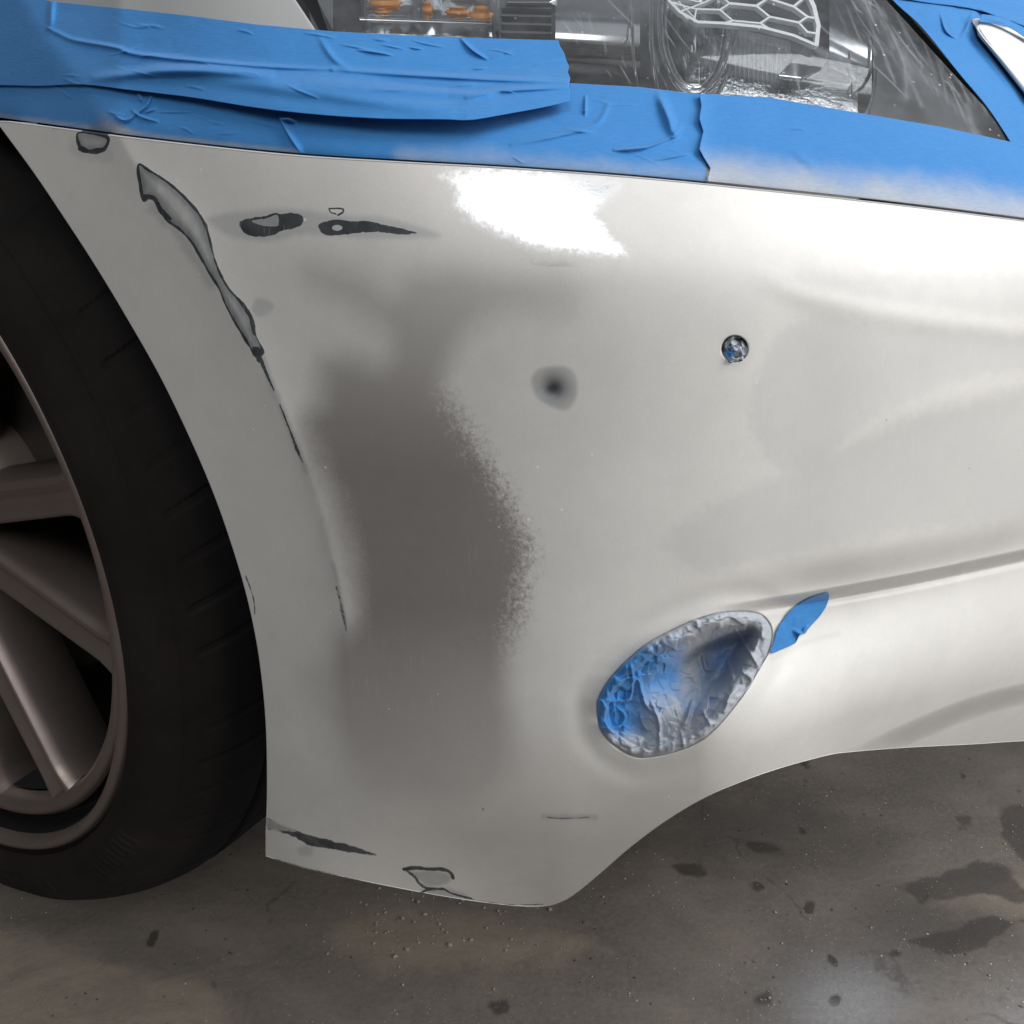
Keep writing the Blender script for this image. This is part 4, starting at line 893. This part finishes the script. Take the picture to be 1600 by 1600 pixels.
# crumpled tape over the fog lamp
FO = resample(np.vstack([FOG, FOG[:1]]), 361)[:-1]
FC = FO.mean(0)
FBIG = FC+(FO-FC)*1.03
def fog_surf(gx_, gy_, s, th_):
    base = bumper_t(gx_, gy_, True); fd = poly_sd(gx_, gy_, FOG); ins = np.maximum(-fd, 0)
    # which part of the rim: padded roll at top and left, flush at the bottom right
    roll = .45+.55*np.clip(np.cos(th_-math.radians(120)), 0, 1)
    lipw = 24+4*np.cos(th_-math.radians(60))
    rollh = .0065*np.sin(np.pi*np.clip(ins/lipw, 0, 1))**.7*roll
    deep = sstep(lipw*.75, lipw+34, ins)*(.006+.034*np.clip(np.cos(th_-math.radians(38)), 0, 1)**1.5)
    # tilted flat lamp glass
    glass = .004+.014*sstep(1000, 1190, gx_)
    d = np.where(ins < 2000, np.maximum(-1, deep), 0)
    d = d*sstep(0, .15, s)+(1-sstep(0, .15, s))*.010
    gl_t = .004+.030*sstep(985, 1190, gx_-(gy_-1075)*.9); kk = sstep(lipw+8, lipw+44, ins); d = d*(1-kk)+gl_t*kk
    cr = facets_h(gx_, gy_, 27, 5)+.5*facets_h(gx_, gy_, 13, 6); amp = .0012+.0034*np.exp(-((ins-22)/20)**2)*(.25+.75*np.clip(np.cos(th_-math.radians(170)), 0, 1))
    cr2 = .0016*facets_h(gx_, gy_, 62, 12, .05)+.0005*facets_h(gx_, gy_, 24, 13)
    # radial puckers round the rim
    pk = .0011*np.abs(np.sin(th_*13+2.5*np.sin(th_*3)+ins*.02))**.6*np.exp(-((ins-12)/15)**2)
    cre = ridges([([(997, 1050), (1006, 1095), (1022, 1115)], 3, .003), ([(1018, 1098), (1030, 1130), (1030, 1170)], 3, .0035), ([(1082, 1095), (1075, 1120), (1068, 1135)], 3, .004), ([(1098, 1020), (1104, 1045), (1116, 1044)], 3.5, .004), ([(1136, 1030), (1146, 1062)], 3, .003), ([(1160, 1050), (1175, 1062), (1166, 1082)], 3, .004), ([(1132, 1112), (1140, 1088), (1150, 1080)], 3.5, .003), ([(1098, 1110), (1110, 1132)], 2.6, .0025), ([(1064, 1140), (1070, 1172)], 2.6, .002), ([(1150, 985), (1172, 1020), (1188, 1046)], 2.6, .0035), ([(946, 1094), (960, 1096), (984, 1092), (988, 1066)], 2.4, .003), ([(934, 1138), (966, 1136), (976, 1118), (958, 1100)], 2.4, .0025), ([(990, 1066), (986, 1040)], 2.4, .003), ([(1072, 968), (1088, 970), (1090, 980)], 3, .003)])(gx_, gy_)
    cre = cre*1.2
    edge = .0045*sstep(6, -3, ins-0)-.0 + np.where(fd > 0, .003, 0)
    return P3(gx_, gy_, base+.0012+edge+d-rollh-cr*amp-cr2*sstep(12, 40, ins)-pk*.6-cre)
def fog_over(gx_, gy_, s, th_):
    fd = poly_sd(gx_, gy_, FOG); ins = np.maximum(-fd, 0)
    o_ = .88+.5*sstep(1040, 1190, gx_)*sstep(40, 10, ins)-.85*sstep(1030, 955, gx_)*sstep(1175, 1130, gy_)+.4*sstep(1110, 1175, gy_)
    o_ = o_-.55*np.exp(-(((gx_-1035)/52)**2+((gy_-1045)/44)**2))-.22*np.exp(-(((gx_-1130)/45)**2+((gy_-1040)/38)**2))+.5*np.exp(-((gx_-gy_*-.0-1075-(1075-gy_)*.2)/17)**2)*sstep(1150, 1000, gy_)
    o_ = o_+.3*np.exp(-(ins/9)**2)*sstep(940, 1000, gx_)
    return dict(over=o_+.20*facets_h(gx_, gy_, 55, 12, .05)+.12*facets_h(gx_, gy_, 27, 5))
fg = polar('fog_lamp_mask', FBIG, fog_surf, np.linspace(.004, 1, 190), m_fogtape, None, fog_over)
tag(fg, 'crumpled blue tape, dusted grey, covering the oval fog lamp opening', 'masking tape')
solid(fg, .0002, -1)
LEAF = P_([(1204, 1020), (1209, 1002), (1214, 985), (1224, 968), (1236, 953), (1250, 942), (1266, 933), (1282, 928), (1294, 926), (1295, 934), (1290, 948), (1281, 962), (1270, 974), (1262, 983), (1257, 990), (1250, 992), (1244, 1003), (1236, 1008), (1222, 1014)], 6)
def leaf_surf(gx_, gy_, s, th_):
    t_ = bumper_t(gx_, gy_)-.0012-.0004*vnoise(gx_/14, gy_/14, 3, 2)-ridges([([(1240, 985), (1250, 992), (1246, 1004)], 2.5, .003), ([(1254, 986), (1262, 978)], 2, .002), ([(1215, 1000), (1270, 950)], 14, .0012)])(gx_, gy_)
    return P3(gx_, gy_, t_)
lf = polar('masking_tape', LEAF, leaf_surf, np.linspace(.01, 1, 40), m_tape, None, lambda a, b_, s, th_: dict(over=np.zeros(a.shape)))
solid(lf, .0002, -1); tag(lf, 'small leaf-shaped piece of clean blue tape beside the fog lamp opening', 'masking tape')
def plug_surf(gx_, gy_, s, th_):
    return P3(gx_, gy_, ARC_T+.0022*s-.0040*facets_h(gx_, gy_, 11, 37, .06)-.0012*facets_h(gx_, gy_, 6, 38)+0*gx_)
pg = polar('sensor_plug', np.stack([PLUG[0]+20.5*np.cos(-ang), PLUG[1]+22.5*np.sin(-ang)], 1).repeat(1, 0), plug_surf, np.linspace(.02, 1, 60), m_tape, None, lambda a, b_, s, th_: dict(over=1.05-.9*np.exp(-(((a-1140)/8)**2+((b_-552)/9)**2))+.2*vnoise(a/9, b_/9, 3, 2)))
tag(pg, 'wad of dusty crumpled tape plugging the small round sensor hole', 'tape plug'); solid(pg, .0002, -1)
